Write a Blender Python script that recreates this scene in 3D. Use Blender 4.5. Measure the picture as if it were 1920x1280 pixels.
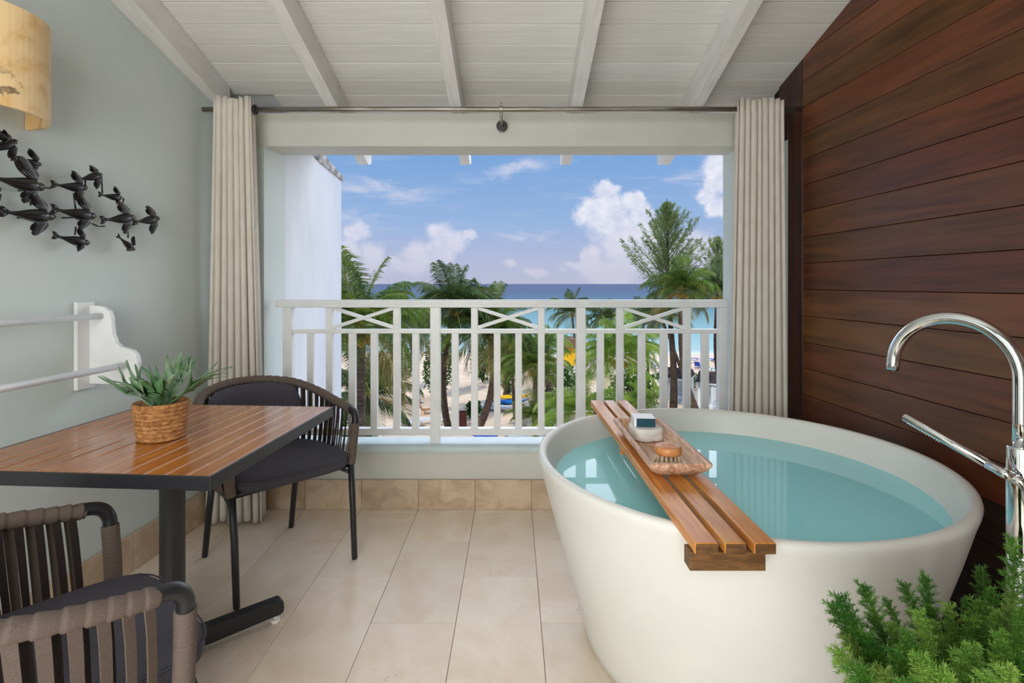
import bpy, math, random
from math import sin, cos, pi, radians, atan, atan2, sqrt
from mathutils import Vector, Matrix, noise as mnoise
random.seed(7)
R = random.Random(11)
for o in list(bpy.data.objects): bpy.data.objects.remove(o)
sc = bpy.context.scene
COL = sc.collection
EYE = 1.213; F = 997.0; PX = 962.0; PY = 532.0

# ---------------------------------------------------------------- camera
cam_d = bpy.data.cameras.new('camera'); cam = bpy.data.objects.new('camera', cam_d); COL.objects.link(cam)
cam.location = (0, 0, EYE); cam.rotation_euler = (pi/2, 0, 0)
cam_d.sensor_width = 36; cam_d.lens = 36*F/1920
cam_d.shift_x = -(PX-960)/1920; cam_d.shift_y = -(640-PY)/1920
cam_d.clip_start = .02; cam_d.clip_end = 60000
sc.camera = cam
vs = sc.view_settings
vs.view_transform = 'Standard'; vs.look = 'None'; vs.exposure = 0.0; vs.gamma = 1; vs.use_curve_mapping = False

# ---------------------------------------------------------------- node helpers
def srgb(r, g, b):
    f = lambda c: (c/255/12.92) if c/255 <= .04045 else ((c/255+.055)/1.055)**2.4
    return (f(r), f(g), f(b), 1)
class NT:
    def __init__(s, nt): s.nt = nt
    def n(s, t, **kw):
        nd = s.nt.nodes.new(t)
        for k, v in kw.items(): setattr(nd, k, v)
        return nd
    def l(s, a, b): s.nt.links.new(a, b)
    def put(s, v, sock):
        if hasattr(v, 'is_linked') or isinstance(v, bpy.types.NodeSocket): s.l(v, sock)
        else: sock.default_value = v
    def m(s, op, a, b=None, c=None, clamp=False):
        nd = s.n('ShaderNodeMath', operation=op); nd.use_clamp = clamp
        s.put(a, nd.inputs[0])
        if b is not None: s.put(b, nd.inputs[1])
        if c is not None: s.put(c, nd.inputs[2])
        return nd.outputs[0]
    def v(s, op, a, b=None):
        nd = s.n('ShaderNodeVectorMath', operation=op)
        s.put(a, nd.inputs[0])
        if b is not None: s.put(b, nd.inputs[1])
        return nd.outputs['Value'] if op in ('LENGTH', 'DOT_PRODUCT') else nd.outputs[0]
    def mix(s, f, a, b, mode='MIX'):
        nd = s.n('ShaderNodeMix', data_type='RGBA', blend_type=mode)
        s.put(f, nd.inputs[0]); s.put(a, nd.inputs[6]); s.put(b, nd.inputs[7])
        return nd.outputs[2]
    def rng(s, x, a, b, c=0., d=1., smooth=False):
        nd = s.n('ShaderNodeMapRange'); nd.interpolation_type = 'SMOOTHSTEP' if smooth else 'LINEAR'
        s.put(x, nd.inputs[0])
        for i, q in enumerate((a, b, c, d)): nd.inputs[i+1].default_value = q
        return nd.outputs[0]
    def noise(s, vec, scale, detail=3., rough=.55, dist=0.):
        nd = s.n('ShaderNodeTexNoise'); s.put(vec, nd.inputs['Vector'])
        nd.inputs['Scale'].default_value = scale; nd.inputs['Detail'].default_value = detail
        nd.inputs['Roughness'].default_value = rough; nd.inputs['Distortion'].default_value = dist
        return nd
    def ramp(s, f, stops):
        nd = s.n('ShaderNodeValToRGB'); s.put(f, nd.inputs[0]); e = nd.color_ramp.elements
        e[0].position, e[0].color = stops[0][0], stops[0][1]; e[1].position, e[1].color = stops[-1][0], stops[-1][1]
        for p, c in stops[1:-1]:
            q = e.new(p); q.color = c
        return nd.outputs[0]

# ---------------------------------------------------------------- world: hazy blue sky with cumulus
w = bpy.data.worlds.new('sky'); sc.world = w; w.use_nodes = True
T = NT(w.node_tree); T.nt.nodes.clear()
tc = T.n('ShaderNodeTexCoord'); sp = T.n('ShaderNodeSeparateXYZ'); T.l(tc.outputs['Generated'], sp.inputs[0])
az = T.m('ARCTAN2', sp.outputs[0], sp.outputs[1]); el = T.m('ARCSINE', sp.outputs[2])
sky = T.ramp(T.m('MULTIPLY_ADD', el, 1/1.2, .1, clamp=True), [
    (0.0, srgb(150, 165, 190)), (.10, srgb(186, 190, 214)), (.14, srgb(178, 188, 218)), (.20, srgb(150, 181, 224)),
    (.30, srgb(122, 166, 219)), (.5, srgb(96, 144, 208)), (1.0, srgb(70, 120, 190))])
cb = T.n('ShaderNodeCombineXYZ'); T.l(az, cb.inputs[0]); T.l(el, cb.inputs[1]); P = cb.outputs[0]
n1 = T.noise(P, 16, 6, .62)
off = T.v('MULTIPLY', T.v('SUBTRACT', n1.outputs['Color'], (.5, .5, .5)), (.085, .075, 0))
PD = T.v('ADD', P, off)
def azel(px, py):
    a = atan((px-PX)/F); return a, atan((PY-py)/F*cos(a))
def blobs(lst, vec, lo, hi):
    acc = None
    for b in lst:
        px, py, rx = b[:3]; ry = b[3] if len(b) > 3 else rx
        a, e = azel(px, py)
        d = T.v('LENGTH', T.v('MULTIPLY', T.v('SUBTRACT', vec, (a, e, 0)), (F/rx, F/ry, 0)))
        acc = d if acc is None else T.m('SMOOTH_MIN', acc, d, .25)
    return T.rng(acc, hi, lo, 0, 1, True)
cum = blobs([(1135, 358, 26), (1108, 393, 34, 24), (1140, 405, 44), (1186, 382, 20), (1205, 405, 26), (1165, 450, 48), (1108, 488, 26, 30),
             (1228, 420, 22), (1205, 475, 55, 45), (1140, 510, 60, 30), (1340, 312, 34, 26), (1335, 350, 26), (1352, 385, 22)], PD, .55, 1.2)
cum2 = blobs([(665, 436, 20), (655, 470, 30), (700, 478, 26), (680, 505, 60, 24), (828, 440, 24), (850, 455, 24), (780, 482, 30),
              (825, 478, 34), (750, 495, 30, 18), (873, 446, 12), (955, 490, 14, 9), (1000, 508, 26, 14), (1090, 500, 40, 12), (1300, 470, 60, 40)], PD, .4, 1.25)
ns = T.noise(T.v('MULTIPLY', P, (1.0, 5.5, 1)), 6.5, 5, .6, .4)
wisp = blobs([(715, 352, 120, 34), (1250, 342, 150, 18), (965, 314, 70, 14), (640, 400, 130, 22), (1000, 440, 90, 10)], PD, .1, 1.2)
wfac = T.m('MULTIPLY', wisp, T.rng(ns.outputs[0], .40, .66, 0, .75, True))
# far-off wisps and puffs over the whole dome
gen = T.m('MULTIPLY', T.rng(ns.outputs[0], .5, .75, 0, .5, True), .6)
n2 = T.noise(P, 28, 5, .6)
cw = T.mix(T.rng(n2.outputs[0], .35, .7, 0, 1), srgb(213, 216, 238), srgb(250, 250, 253))
low = T.rng(el, .02, .13, 0, 1)
cw = T.mix(low, srgb(204, 204, 224), cw)
c1 = T.mix(gen, sky, srgb(200, 208, 232))
c1 = T.mix(wfac, c1, srgb(214, 216, 234))
c1 = T.mix(T.m('MULTIPLY', cum2, .85), c1, cw)
c1 = T.mix(T.m('MULTIPLY', cum, .93), c1, cw)
bg = T.n('ShaderNodeBackground'); T.l(c1, bg.inputs[0]); bg.inputs[1].default_value = 1.0
wo = T.n('ShaderNodeOutputWorld'); T.l(bg.outputs[0], wo.inputs[0])

# ---------------------------------------------------------------- lights
def light(name, kind, loc, energy, col, rot=None, to=None, size=None, size_y=None, angle=None):
    d = bpy.data.lights.new(name, kind); d.energy = energy; d.color = col
    if size: d.size = size
    if size_y: d.shape = 'RECTANGLE'; d.size_y = size_y
    if angle: d.angle = angle
    o = bpy.data.objects.new(name, d); o.location = loc; COL.objects.link(o)
    o.rotation_euler = Vector(to).to_track_quat('-Z', 'Y').to_euler()
    return o
light('sun', 'SUN', (0, -5, 20), 2.9, (1, .95, .87), to=(.42, .60, -.68), angle=.02)
# added wide soft fill sun from the sea side, standing in for bright haze
light('sea_side_fill', 'SUN', (0, 30, 20), 3.6, (.93, .96, 1), to=(-.42, -.80, -.42), angle=radians(80))
# added area fill behind the camera, standing in for an unseen daylit bedroom
light('room_side_fill', 'AREA', (-.65, -1.15, 1.35), 80, (1, .985, .962), to=(.12, 1, -.02), size=1.7, size_y=2.2)

# ---------------------------------------------------------------- materials
MATS = {}
def mat(name, col, rough=.5, metal=0., spec=.5, col2=None, vs_=6., stretch=(1, 1, 1), vlo=.35, vhi=.65, detail=4., bump=None, coat=0., objvar=0., trans=0., sub=0., dist=0., bstretch=None):
    m = bpy.data.materials.new(name); m.use_nodes = True; T = NT(m.node_tree)
    b = T.nt.nodes['Principled BSDF']
    b.inputs['Roughness'].default_value = rough; b.inputs['Metallic'].default_value = metal
    b.inputs['Specular IOR Level'].default_value = spec; b.inputs['Coat Weight'].default_value = coat
    b.inputs['Coat Roughness'].default_value = .12
    tc = T.n('ShaderNodeTexCoord'); oi = T.n('ShaderNodeObjectInfo')
    V = T.v('ADD', tc.outputs['Object'], T.v('MULTIPLY', oi.outputs['Random'], (37., 91., 53.)))
    c = col
    if col2 is not None:
        nz = T.noise(T.v('MULTIPLY', V, stretch), vs_, detail, .6, dist)
        c = T.mix(T.rng(nz.outputs[0], vlo, vhi, 0, 1, True), col, col2)
    if objvar:
        hv = T.n('ShaderNodeHueSaturation'); T.put(c, hv.inputs['Color'])
        T.l(T.rng(oi.outputs['Random'], 0, 1, 1-objvar, 1+objvar), hv.inputs['Value'])
        T.l(T.rng(T.m('FRACT', T.m('MULTIPLY', oi.outputs['Random'], 7.31)), 0, 1, .5-objvar*.05, .5+objvar*.05), hv.inputs['Hue'])
        c = hv.outputs[0]
    T.put(c, b.inputs['Base Color'])
    if sub:
        b.inputs['Subsurface Weight'].default_value = sub; b.inputs['Subsurface Radius'].default_value = (.03, .02, .01)
    if bump:
        nb = T.noise(T.v('MULTIPLY', V, bstretch or stretch), bump[0], 3, .6)
        bp = T.n('ShaderNodeBump'); bp.inputs['Strength'].default_value = bump[1]; bp.inputs['Distance'].default_value = bump[2]
        T.l(nb.outputs[0], bp.inputs['Height']); T.l(bp.outputs[0], b.inputs['Normal'])
    if trans:
        tr = T.n('ShaderNodeBsdfTranslucent'); T.put(c, tr.inputs[0]); mx = T.n('ShaderNodeMixShader')
        mx.inputs[0].default_value = trans; out = T.nt.nodes['Material Output']
        T.l(b.outputs[0], mx.inputs[1]); T.l(tr.outputs[0], mx.inputs[2]); T.l(mx.outputs[0], out.inputs[0])
    MATS[name] = m; return m
S = srgb
mint = mat('mint_paint', S(203, 213, 210), .55, col2=S(198, 209, 206), vs_=2, bump=(60, .06, .002))
mint_sill = mat('mint_sill_paint', S(190, 205, 207), .45, col2=S(180, 196, 198), vs_=8, bump=(30, .1, .002))
cream = mat('cream_paint', S(200, 201, 193), .5, col2=S(194, 195, 187), vs_=3, bump=(40, .05, .002))
white = mat('white_paint', S(227, 230, 231), .38, col2=S(220, 223, 224), vs_=9, bump=(50, .08, .001))
boardw = mat('white_board_paint', S(226, 226, 222), .42, col2=S(219, 219, 214), vs_=14, stretch=(.2, 3, 1), bump=(20, .22, .002), bstretch=(.3, 6, 1), objvar=.03)
rafw = mat('white_rafter_paint', S(226, 226, 224), .42, col2=S(216, 216, 213), vs_=14, stretch=(3, .2, 1), bump=(20, .22, .002), bstretch=(6, .3, 1))
extw = mat('white_render', S(228, 230, 234), .7, col2=S(214, 218, 224), vs_=3, stretch=(1, 1, .3), bump=(14, .25, .006))
cap_m = mat('weathered_cap', S(205, 200, 195), .8, col2=S(140, 132, 125), vs_=14, bump=(25, .5, .01))
stone = mat('travertine', S(233, 219, 202), .33, col2=S(219, 200, 177), vs_=5, stretch=(1, .7, 1), vlo=.3, vhi=.72, detail=8, bump=(26, .15, .002), objvar=.05, dist=.8)
stone_d = mat('travertine_skirting', S(203, 181, 156), .4, col2=S(178, 154, 128), vs_=7, detail=8, bump=(26, .15, .002), objvar=.06, dist=1.2)
grout = mat('grout', S(150, 130, 108), .8)
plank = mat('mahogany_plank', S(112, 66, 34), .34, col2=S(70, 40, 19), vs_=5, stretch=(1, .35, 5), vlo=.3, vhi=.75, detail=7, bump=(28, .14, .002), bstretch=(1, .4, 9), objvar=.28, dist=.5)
plankd = mat('dark_plank', S(44, 30, 25), .4, col2=S(30, 20, 17), vs_=5, stretch=(1, .5, 6), bump=(30, .12, .002), objvar=.1)  # darker brown for the lowest plank rows
trimw = mat('mahogany_trim', S(74, 30, 20), .35, col2=S(46, 18, 13), vs_=5, stretch=(6, 6, .5), objvar=.2)
backer = mat('dark_backing', S(24, 14, 10), .8)
black = mat('black_metal', S(32, 33, 37), .42, spec=.5, bump=(300, .05, .0004))
tslat = mat('table_slat', S(176, 106, 38), .22, col2=S(152, 86, 28), vs_=9, stretch=(9, .5, 1), detail=5, coat=.35, objvar=.05, bump=(30, .05, .001), bstretch=(10, .4, 1))
gapm = mat('table_groove_glint', S(232, 205, 192), .3)  # pale colour paints in the glint along the gaps between slats
cloth = mat('charcoal_cloth', S(80, 78, 86), .95, col2=S(68, 67, 74), vs_=420, bump=(500, .25, .001), spec=.2)
strapm = mat('taupe_webbing', S(110, 97, 90), .9, col2=S(96, 84, 77), vs_=500, bump=(600, .12, .0006), spec=.2)
strapd = mat('dark_webbing', S(52, 44, 41), .9, col2=S(42, 36, 34), vs_=500, bump=(600, .12, .0006), spec=.2)
curt = mat('linen_curtain', S(234, 228, 217), .9, col2=S(226, 219, 207), vs_=30, stretch=(1, 1, .3), bump=(260, .25, .002), spec=.2, trans=.25)
tubm = mat('tub_solid_surface', S(224, 224, 219), .38, col2=S(220, 220, 215), vs_=4, spec=.45)
chrome = mat('chrome', S(225, 228, 230), .045, 1.)
brushed = mat('brushed_steel', S(168, 164, 156), .5, 1., col2=S(130, 122, 110), vs_=14, stretch=(.3, 4, 4))
dsteel = mat('dark_steel', S(70, 70, 70), .35, 1.)
teak = mat('teak', S(218, 150, 70), .38, col2=S(184, 112, 48), vs_=7, stretch=(7, .7, 7), vlo=.3, vhi=.7, detail=7, bump=(30, .12, .001), bstretch=(9, .5, 9), objvar=.08, dist=.7)
teakd = mat('dark_teak_end', S(120, 84, 46), .5, col2=S(86, 58, 30), vs_=16, stretch=(1, 1, 5), detail=6, dist=1.)
bowlw = mat('rustic_bowl_wood', S(222, 186, 156), .55, col2=S(176, 126, 98), vs_=9, stretch=(5, .8, 5), vlo=.35, vhi=.68, detail=8, bump=(30, .2, .001), dist=2.)
beech = mat('beech', S(206, 142, 86), .45, col2=S(188, 122, 70), vs_=30, stretch=(1, 6, 1), bump=(60, .2, .001))
bristle = mat('bristle', S(226, 212, 184), .8, col2=S(206, 188, 156), vs_=80)
towel = mat('white_terry', S(236, 234, 230), 1., col2=S(222, 219, 213), vs_=400, bump=(420, .45, .003), spec=.1)
boxw = mat('white_card', S(232, 234, 240), .4)
teal = mat('teal_card', S(14, 70, 88), .35)
rope = mat('seagrass_rope', S(190, 138, 84), .85, col2=S(140, 90, 46), vs_=50, stretch=(1, 1, 2), bump=(55, 1., .006), dist=1.)
soil = mat('dark_soil', S(60, 42, 28), 1., bump=(60, 1, .01))
leafg = mat('staghorn_leaf', S(84, 124, 80), .45, col2=S(150, 176, 146), vs_=10, vlo=.4, vhi=.7, trans=.15, objvar=.15)
fernm = mat('foxtail_needle', S(92, 140, 46), .5, col2=S(58, 108, 34), vs_=9, trans=.25, objvar=.2)
fernd = mat('foxtail_needle_pale', S(136, 172, 78), .5, col2=S(96, 144, 54), vs_=9, trans=.25, objvar=.25)
stemm = mat('green_stem', S(80, 104, 44), .6)
birdm = mat('black_patina', S(14, 15, 20), .26, col2=S(26, 24, 26), vs_=20, bump=(30, .15, .002), spec=.6)
potm = mat('charcoal_planter', S(60, 58, 56), .7, bump=(20, .2, .003))
frond = mat('palm_leaf', S(124, 146, 62), .42, col2=S(78, 112, 48), vs_=1.2, trans=.3, objvar=.22, spec=.5)
frondb = mat('palm_leaf_bright', S(158, 182, 74), .42, col2=S(108, 148, 54), vs_=1.2, trans=.35, objvar=.18)
frondd = mat('palm_leaf_dark', S(96, 120, 62), .45, col2=S(58, 86, 44), vs_=1.2, trans=.25, objvar=.22)
frondy = mat('palm_leaf_dry', S(164, 148, 88), .6, col2=S(120, 122, 62), vs_=1.2, trans=.25, objvar=.2)
rach = mat('palm_rachis', S(170, 160, 70), .5)
bark = mat('palm_bark', S(120, 102, 84), .9, col2=S(74, 60, 48), vs_=3, stretch=(1, 1, 9), bump=(6, .8, .05), bstretch=(1, 1, 8))
barkd = mat('dark_bark', S(80, 66, 54), .95, col2=S(50, 40, 33), vs_=4, bump=(6, .8, .05))
nut = mat('coconut_husk', S(190, 138, 50), .7, col2=S(150, 140, 50), vs_=4)
casm = mat('casuarina_needles', S(138, 156, 96), .7, col2=S(96, 120, 66), vs_=.7, trans=.3)
shrubm = mat('shrub_leaf', S(74, 116, 40), .5, col2=S(44, 84, 30), vs_=1., trans=.25, objvar=.2)
sandm = mat('sand', S(232, 210, 182), .95, col2=S(216, 190, 160), vs_=.5, detail=8, bump=(3, .5, .05))
roofd = mat('dark_shingle', S(66, 56, 52), .9, col2=S(46, 38, 36), vs_=3, stretch=(1, 4, 4), bump=(8, .5, .03))
thatch = mat('thatch', S(150, 118, 96), .95, col2=S(110, 84, 68), vs_=5, stretch=(4, 4, 1), bump=(12, .8, .04))
cabw = mat('cabin_white', S(226, 230, 230), .6, col2=S(206, 212, 214), vs_=3)
cabg = mat('cabin_shutter_grey', S(168, 178, 180), .6)
yel = mat('yellow_wall', S(250, 200, 30), .6, col2=S(240, 186, 26), vs_=2)
binm = mat('dark_red_wood', S(84, 40, 34), .5)
blu = mat('blue_canvas', S(20, 72, 190), .6)
tealc = mat('turquoise_canvas', S(40, 160, 180), .6)
lgrey = mat('lounger_grey', S(206, 210, 220), .6)
tan = mat('tan_wicker', S(190, 134, 84), .8, col2=S(150, 98, 60), vs_=20)
kwh = mat('kayak_white', S(232, 236, 238), .3, col2=S(60, 150, 190), vs_=1.4, vlo=.62, vhi=.66)
kbl = mat('kayak_blue', S(40, 120, 200), .3)
kye = mat('kayak_yellow', S(245, 200, 30), .3, col2=S(230, 80, 40), vs_=.7, vlo=.5, vhi=.56)
globe = mat('lamp_globe', S(240, 240, 235), .2)

# alabaster with dark veins
ala = mat('alabaster', S(240, 212, 162), .3, col2=S(222, 176, 112), vs_=7, vlo=.4, vhi=.75, sub=.35, dist=1.5)
T = NT(ala.node_tree); b = T.nt.nodes['Principled BSDF']; src = b.inputs['Base Color'].links[0].from_socket
tc = T.n('ShaderNodeTexCoord'); nz = T.noise(tc.outputs['Object'], 3.4, 9, .68, .5)
band = T.m('ABSOLUTE', T.m('SUBTRACT', nz.outputs[0], .5)); vein = T.rng(band, .002, .035, 1, 0, True)
msk = T.rng(T.noise(tc.outputs['Object'], 6., 3).outputs[0], .46, .66, 0, 1, True)
T.l(T.mix(T.m('MULTIPLY', T.m('MULTIPLY', vein, msk), .85), src, S(84, 66, 50)), b.inputs['Base Color'])
# travertine floor: add small pits
for mm in (stone, stone_d):
    T = NT(mm.node_tree); b = T.nt.nodes['Principled BSDF']; src = b.inputs['Base Color'].links[0].from_socket
    tc = T.n('ShaderNodeTexCoord'); oi = T.n('ShaderNodeObjectInfo')
    V = T.v('ADD', tc.outputs['Object'], T.v('MULTIPLY', oi.outputs['Random'], (17., 31., 53.)))
    a = T.rng(T.noise(V, 90, 3, .7).outputs[0], .60, .68, 0, 1); c = T.rng(T.noise(V, 6, 3).outputs[0], .52, .68, 0, 1)
    T.l(T.mix(T.m('MULTIPLY', T.m('MULTIPLY', a, c), .6), src, S(170, 132, 92)), b.inputs['Base Color'])

# tub water: clear turquoise tinted surface with mirror fresnel
wm = bpy.data.materials.new('bath_water'); wm.use_nodes = True; T = NT(wm.node_tree); T.nt.nodes.clear()
trn = T.n('ShaderNodeBsdfTransparent'); trn.inputs[0].default_value = (.60, .93, .965, 1)
gl = T.n('ShaderNodeBsdfGlossy'); gl.inputs['Roughness'].default_value = .0; gl.inputs[0].default_value = (1, 1, 1, 1)
fr = T.n('ShaderNodeFresnel'); fr.inputs[0].default_value = 1.33; mx = T.n('ShaderNodeMixShader'); oo = T.n('ShaderNodeOutputMaterial')
df = T.n('ShaderNodeBsdfDiffuse'); df.inputs[0].default_value = (.42, .93, .99, 1); m0 = T.n('ShaderNodeMixShader'); m0.inputs[0].default_value = .90
T.l(trn.outputs[0], m0.inputs[1]); T.l(df.outputs[0], m0.inputs[2])
T.l(fr.outputs[0], mx.inputs[0]); T.l(m0.outputs[0], mx.inputs[1]); T.l(gl.outputs[0], mx.inputs[2]); T.l(mx.outputs[0], oo.inputs[0])
# sea
sm = bpy.data.materials.new('sea_water'); sm.use_nodes = True; T = NT(sm.node_tree); b = T.nt.nodes['Principled BSDF']
tc = T.n('ShaderNodeTexCoord'); sp = T.n('ShaderNodeSeparateXYZ'); T.l(tc.outputs['Object'], sp.inputs[0])
inv = T.m('DIVIDE', 77., T.m('MAXIMUM', sp.outputs[1], 60.))
nzs = T.noise(T.v('MULTIPLY', tc.outputs['Object'], (.25, 1, 1)), .02, 5, .6)
inv2 = T.m('ADD', inv, T.m('MULTIPLY', T.m('SUBTRACT', nzs.outputs[0], .5), .22))
seac = T.ramp(inv2, [(0, S(100, 110, 134)), (.10, S(98, 112, 136)), (.26, S(102, 128, 144)), (.42, S(120, 156, 162)), (.7, S(148, 184, 186)), (.93, S(168, 198, 196)), (.99, S(220, 222, 214))])
T.l(seac, b.inputs['Base Color']); b.inputs['Roughness'].default_value = .8; b.inputs['Specular IOR Level'].default_value = .0
nb = T.noise(T.v('MULTIPLY', tc.outputs['Object'], (.3, 1, 1)), .35, 4, .65); bp = T.n('ShaderNodeBump'); bp.inputs['Strength'].default_value = .6; bp.inputs['Distance'].default_value = .5
T.l(nb.outputs[0], bp.inputs['Height']); T.l(bp.outputs[0], b.inputs['Normal'])

# ---------------------------------------------------------------- mesh builder
class MB:
    def __init__(s): s.v = []; s.f = []
    def add(s, vs, fs):
        k = len(s.v); s.v += [tuple(p) for p in vs]; s.f += [tuple(i+k for i in f) for f in fs]; return s
    def box(s, c, d, M=None):
        x, y, z = d[0]/2, d[1]/2, d[2]/2
        vs = [Vector((a*x, b*y, e*z)) for a in (-1, 1) for b in (-1, 1) for e in (-1, 1)]
        if M is not None: vs = [M @ q for q in vs]
        c = Vector(c); vs = [q+c for q in vs]
        return s.add(vs, [(0, 1, 3, 2), (4, 6, 7, 5), (0, 4, 5, 1), (2, 3, 7, 6), (0, 2, 6, 4), (1, 5, 7, 3)])
    def beam(s, a, b, w, h, up=(0, 0, 1)):
        a = Vector(a); b = Vector(b); d = (b-a); L = d.length; d.normalize(); x = d.cross(Vector(up)).normalized(); z = x.cross(d)
        M = Matrix((x, d, z)).transposed()
        return s.box((a+b)/2, (w, L, h), M)
    def tube(s, pts, r, seg=10, caps=True, flat=None, up=None):
        pts = [Vector(p) for p in pts]; n = len(pts); rr = r if isinstance(r, (list, tuple)) else [r]*n
        k = len(s.v); N = None
        for i, p in enumerate(pts):
            t = (pts[min(i+1, n-1)]-pts[max(i-1, 0)]).normalized()
            if N is None:
                N = Vector(up) if up else (Vector((0, 0, 1)) if abs(t.z) < .9 else Vector((1, 0, 0)))
            N = (N - t*N.dot(t)).normalized(); B = t.cross(N)
            for j in range(seg):
                a = 2*pi*j/seg; ca, sa = cos(a)*rr[i], sin(a)*rr[i]*(flat or 1)
                s.v.append(tuple(p + B*ca + N*sa))
        for i in range(n-1):
            for j in range(seg):
                a = k+i*seg+j; b = k+i*seg+(j+1) % seg; s.f.append((a, b, b+seg, a+seg))
        if caps: s.f.append(tuple(k+j for j in range(seg))[::-1]); s.f.append(tuple(k+(n-1)*seg+j for j in range(seg)))
        return s
    def ribbon(s, pts, nrm, w, t):
        """flat strap of width w, thickness t; nrm = outward normals"""
        k = len(s.v); n = len(pts); pts = [Vector(p) for p in pts]
        for i, p in enumerate(pts):
            tg = (pts[min(i+1, n-1)]-pts[max(i-1, 0)]).normalized(); N = Vector(nrm[i]); N = (N-tg*N.dot(tg)).normalized(); B = tg.cross(N)
            ww = w[i] if isinstance(w, (list, tuple)) else w
            for a, c in ((-1, -1), (1, -1), (1, 1), (-1, 1)): s.v.append(tuple(p+B*(a*ww/2)+N*(c*t/2)))
        for i in range(n-1):
            for j in range(4):
                a = k+i*4+j; b = k+i*4+(j+1) % 4; s.f.append((a, b, b+4, a+4))
        s.f.append((k+3, k+2, k+1, k)); s.f.append(tuple(k+(n-1)*4+j for j in range(4))); return s
    def lathe(s, prof, seg=48, c=(0, 0, 0), fn=None):
        c = Vector(c); rows = []
        for (r, z) in prof:
            k = len(s.v)
            if r == 0: s.v.append((c.x, c.y, c.z+z)); rows.append((k, 1)); continue
            for j in range(seg):
                a = 2*pi*j/seg; q = fn(r, z, a) if fn else r
                s.v.append((c.x+q*cos(a), c.y+q*sin(a), c.z+z))
            rows.append((k, seg))
        for (a, na), (b, nb) in zip(rows, rows[1:]):
            for j in range(seg):
                q = (j+1) % seg
                if na == 1 and nb == 1: continue
                if na == 1: s.f.append((a, b+q, b+j))
                elif nb == 1: s.f.append((a+j, a+q, b))
                else: s.f.append((a+j, a+q, b+q, b+j))
        if prof[0][0] > 0: s.f.append(tuple(rows[0][0]+j for j in range(seg))[::-1])
        if prof[-1][0] > 0: s.f.append(tuple(rows[-1][0]+j for j in range(seg)))
        return s
    def prism(s, poly, f0, f1):
        """poly 2D, f0/f1 map (a,b)->3D for both faces"""
        n = len(poly); k = len(s.v)
        s.v += [tuple(f0(*p)) for p in poly]+[tuple(f1(*p)) for p in poly]
        s.f.append(tuple(range(k, k+n))[::-1]); s.f.append(tuple(range(k+n, k+2*n)))
        for i in range(n):
            j = (i+1) % n; s.f.append((k+i, k+j, k+n+j, k+n+i))
        return s
    def mesh(s, name, mt, smooth=False):
        me = bpy.data.meshes.new(name); me.from_pydata(s.v, [], s.f); me.validate(); me.update()
        for m_ in (mt if isinstance(mt, (list, tuple)) else [mt]): me.materials.append(m_)
        if smooth: me.shade_smooth()
        return me
def obj(name, mb, mt, parent=None, smooth=False, bevel=0, seg=2, recalc=True):
    me = mb.mesh(name, mt, False) if isinstance(mb, MB) else mb
    if isinstance(mb, MB) and recalc:
        import bmesh
        bm = bmesh.new(); bm.from_mesh(me); bmesh.ops.recalc_face_normals(bm, faces=bm.faces); bm.to_mesh(me); bm.free()
    if smooth: me.shade_smooth()
    o = bpy.data.objects.new(name, me); COL.objects.link(o)
    if parent: o.parent = parent
    if bevel:
        md = o.modifiers.new('bevel', 'BEVEL'); md.width = bevel; md.segments = seg; md.limit_method = 'ANGLE'; md.angle_limit = radians(40)
        if seg > 1: md.harden_normals = False
    return o
def tag(o, label=None, cat=None, group=None, kind=None):
    if label: o['label'] = label
    if cat: o['category'] = cat
    if group: o['group'] = group
    if kind: o['kind'] = kind
    return o
def thing(name, label, cat, loc=(0, 0, 0), rz=0, group=None):
    o = bpy.data.objects.new(name, None); COL.objects.link(o); o.location = loc; o.rotation_euler = (0, 0, rz); o.empty_display_size = .1
    return tag(o, label, cat, group)
def struct(name, mb, mt, **k): return tag(obj(name, mb, mt, **k), kind='structure')
def at(px, py, Y): return Vector(((px-PX)/F*Y, Y, EYE-(py-PY)/F*Y))
def cr(pts, n=6, closed=False):
    pts = [Vector(p) for p in pts]; out = []; N = len(pts)
    for i in range(N-1):
        p0 = pts[i-1] if i > 0 else pts[0]*2-pts[1]; p1 = pts[i]; p2 = pts[i+1]; p3 = pts[i+2] if i+2 < N else pts[-1]*2-pts[-2]
        for j in range(n):
            t = j/n; out.append(.5*((2*p1)+(p2-p0)*t+(2*p0-5*p1+4*p2-p3)*t*t+(3*p1-p0-3*p2+p3)*t**3))
    out.append(pts[-1]); return out

# ================================================================= THE BALCONY ROOM
YB = -1.3; YW = 2.88
XL = lambda y: -1.783+.0732*y
XR = lambda y: 1.568-.045*y
CZ = lambda y: 3.123-.294*y       # ceiling underside
RZ = lambda y: 2.985-.294*y       # rafter underside
# floor
fl = MB().box((-.1, .8, -.06), (3.9, 4.3, .1)); fl_o = struct('floor', fl, grout)
tiles = {}
cx0 = -.205
for k in range(-6, 7):
    x0 = cx0+k*.305; x1 = x0+.305
    ph = 2.514 if k % 2 else 2.209      # column with its left joint at x0
    y = ph-.61*7
    while y < 2.88:
        y0, y1 = max(y, YB+.02), min(y+.61, 2.872)
        a0 = max(x0, XL((y0+y1)/2)+.0); a1 = min(x1, XR((y0+y1)/2))
        if y1-y0 > .01 and a1-a0 > .03:
            key = (round(a1-a0, 2), round(y1-y0, 3))
            if key not in tiles: tiles[key] = MB().box((0, 0, 0), (a1-a0-.0018, y1-y0-.0018, .012)).mesh('tile', stone)
            o = obj('tile', tiles[key], None, fl_o, bevel=.0008, seg=1); o.location = ((a0+a1)/2, (y0+y1)/2, -.006)
        y += .61
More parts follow.
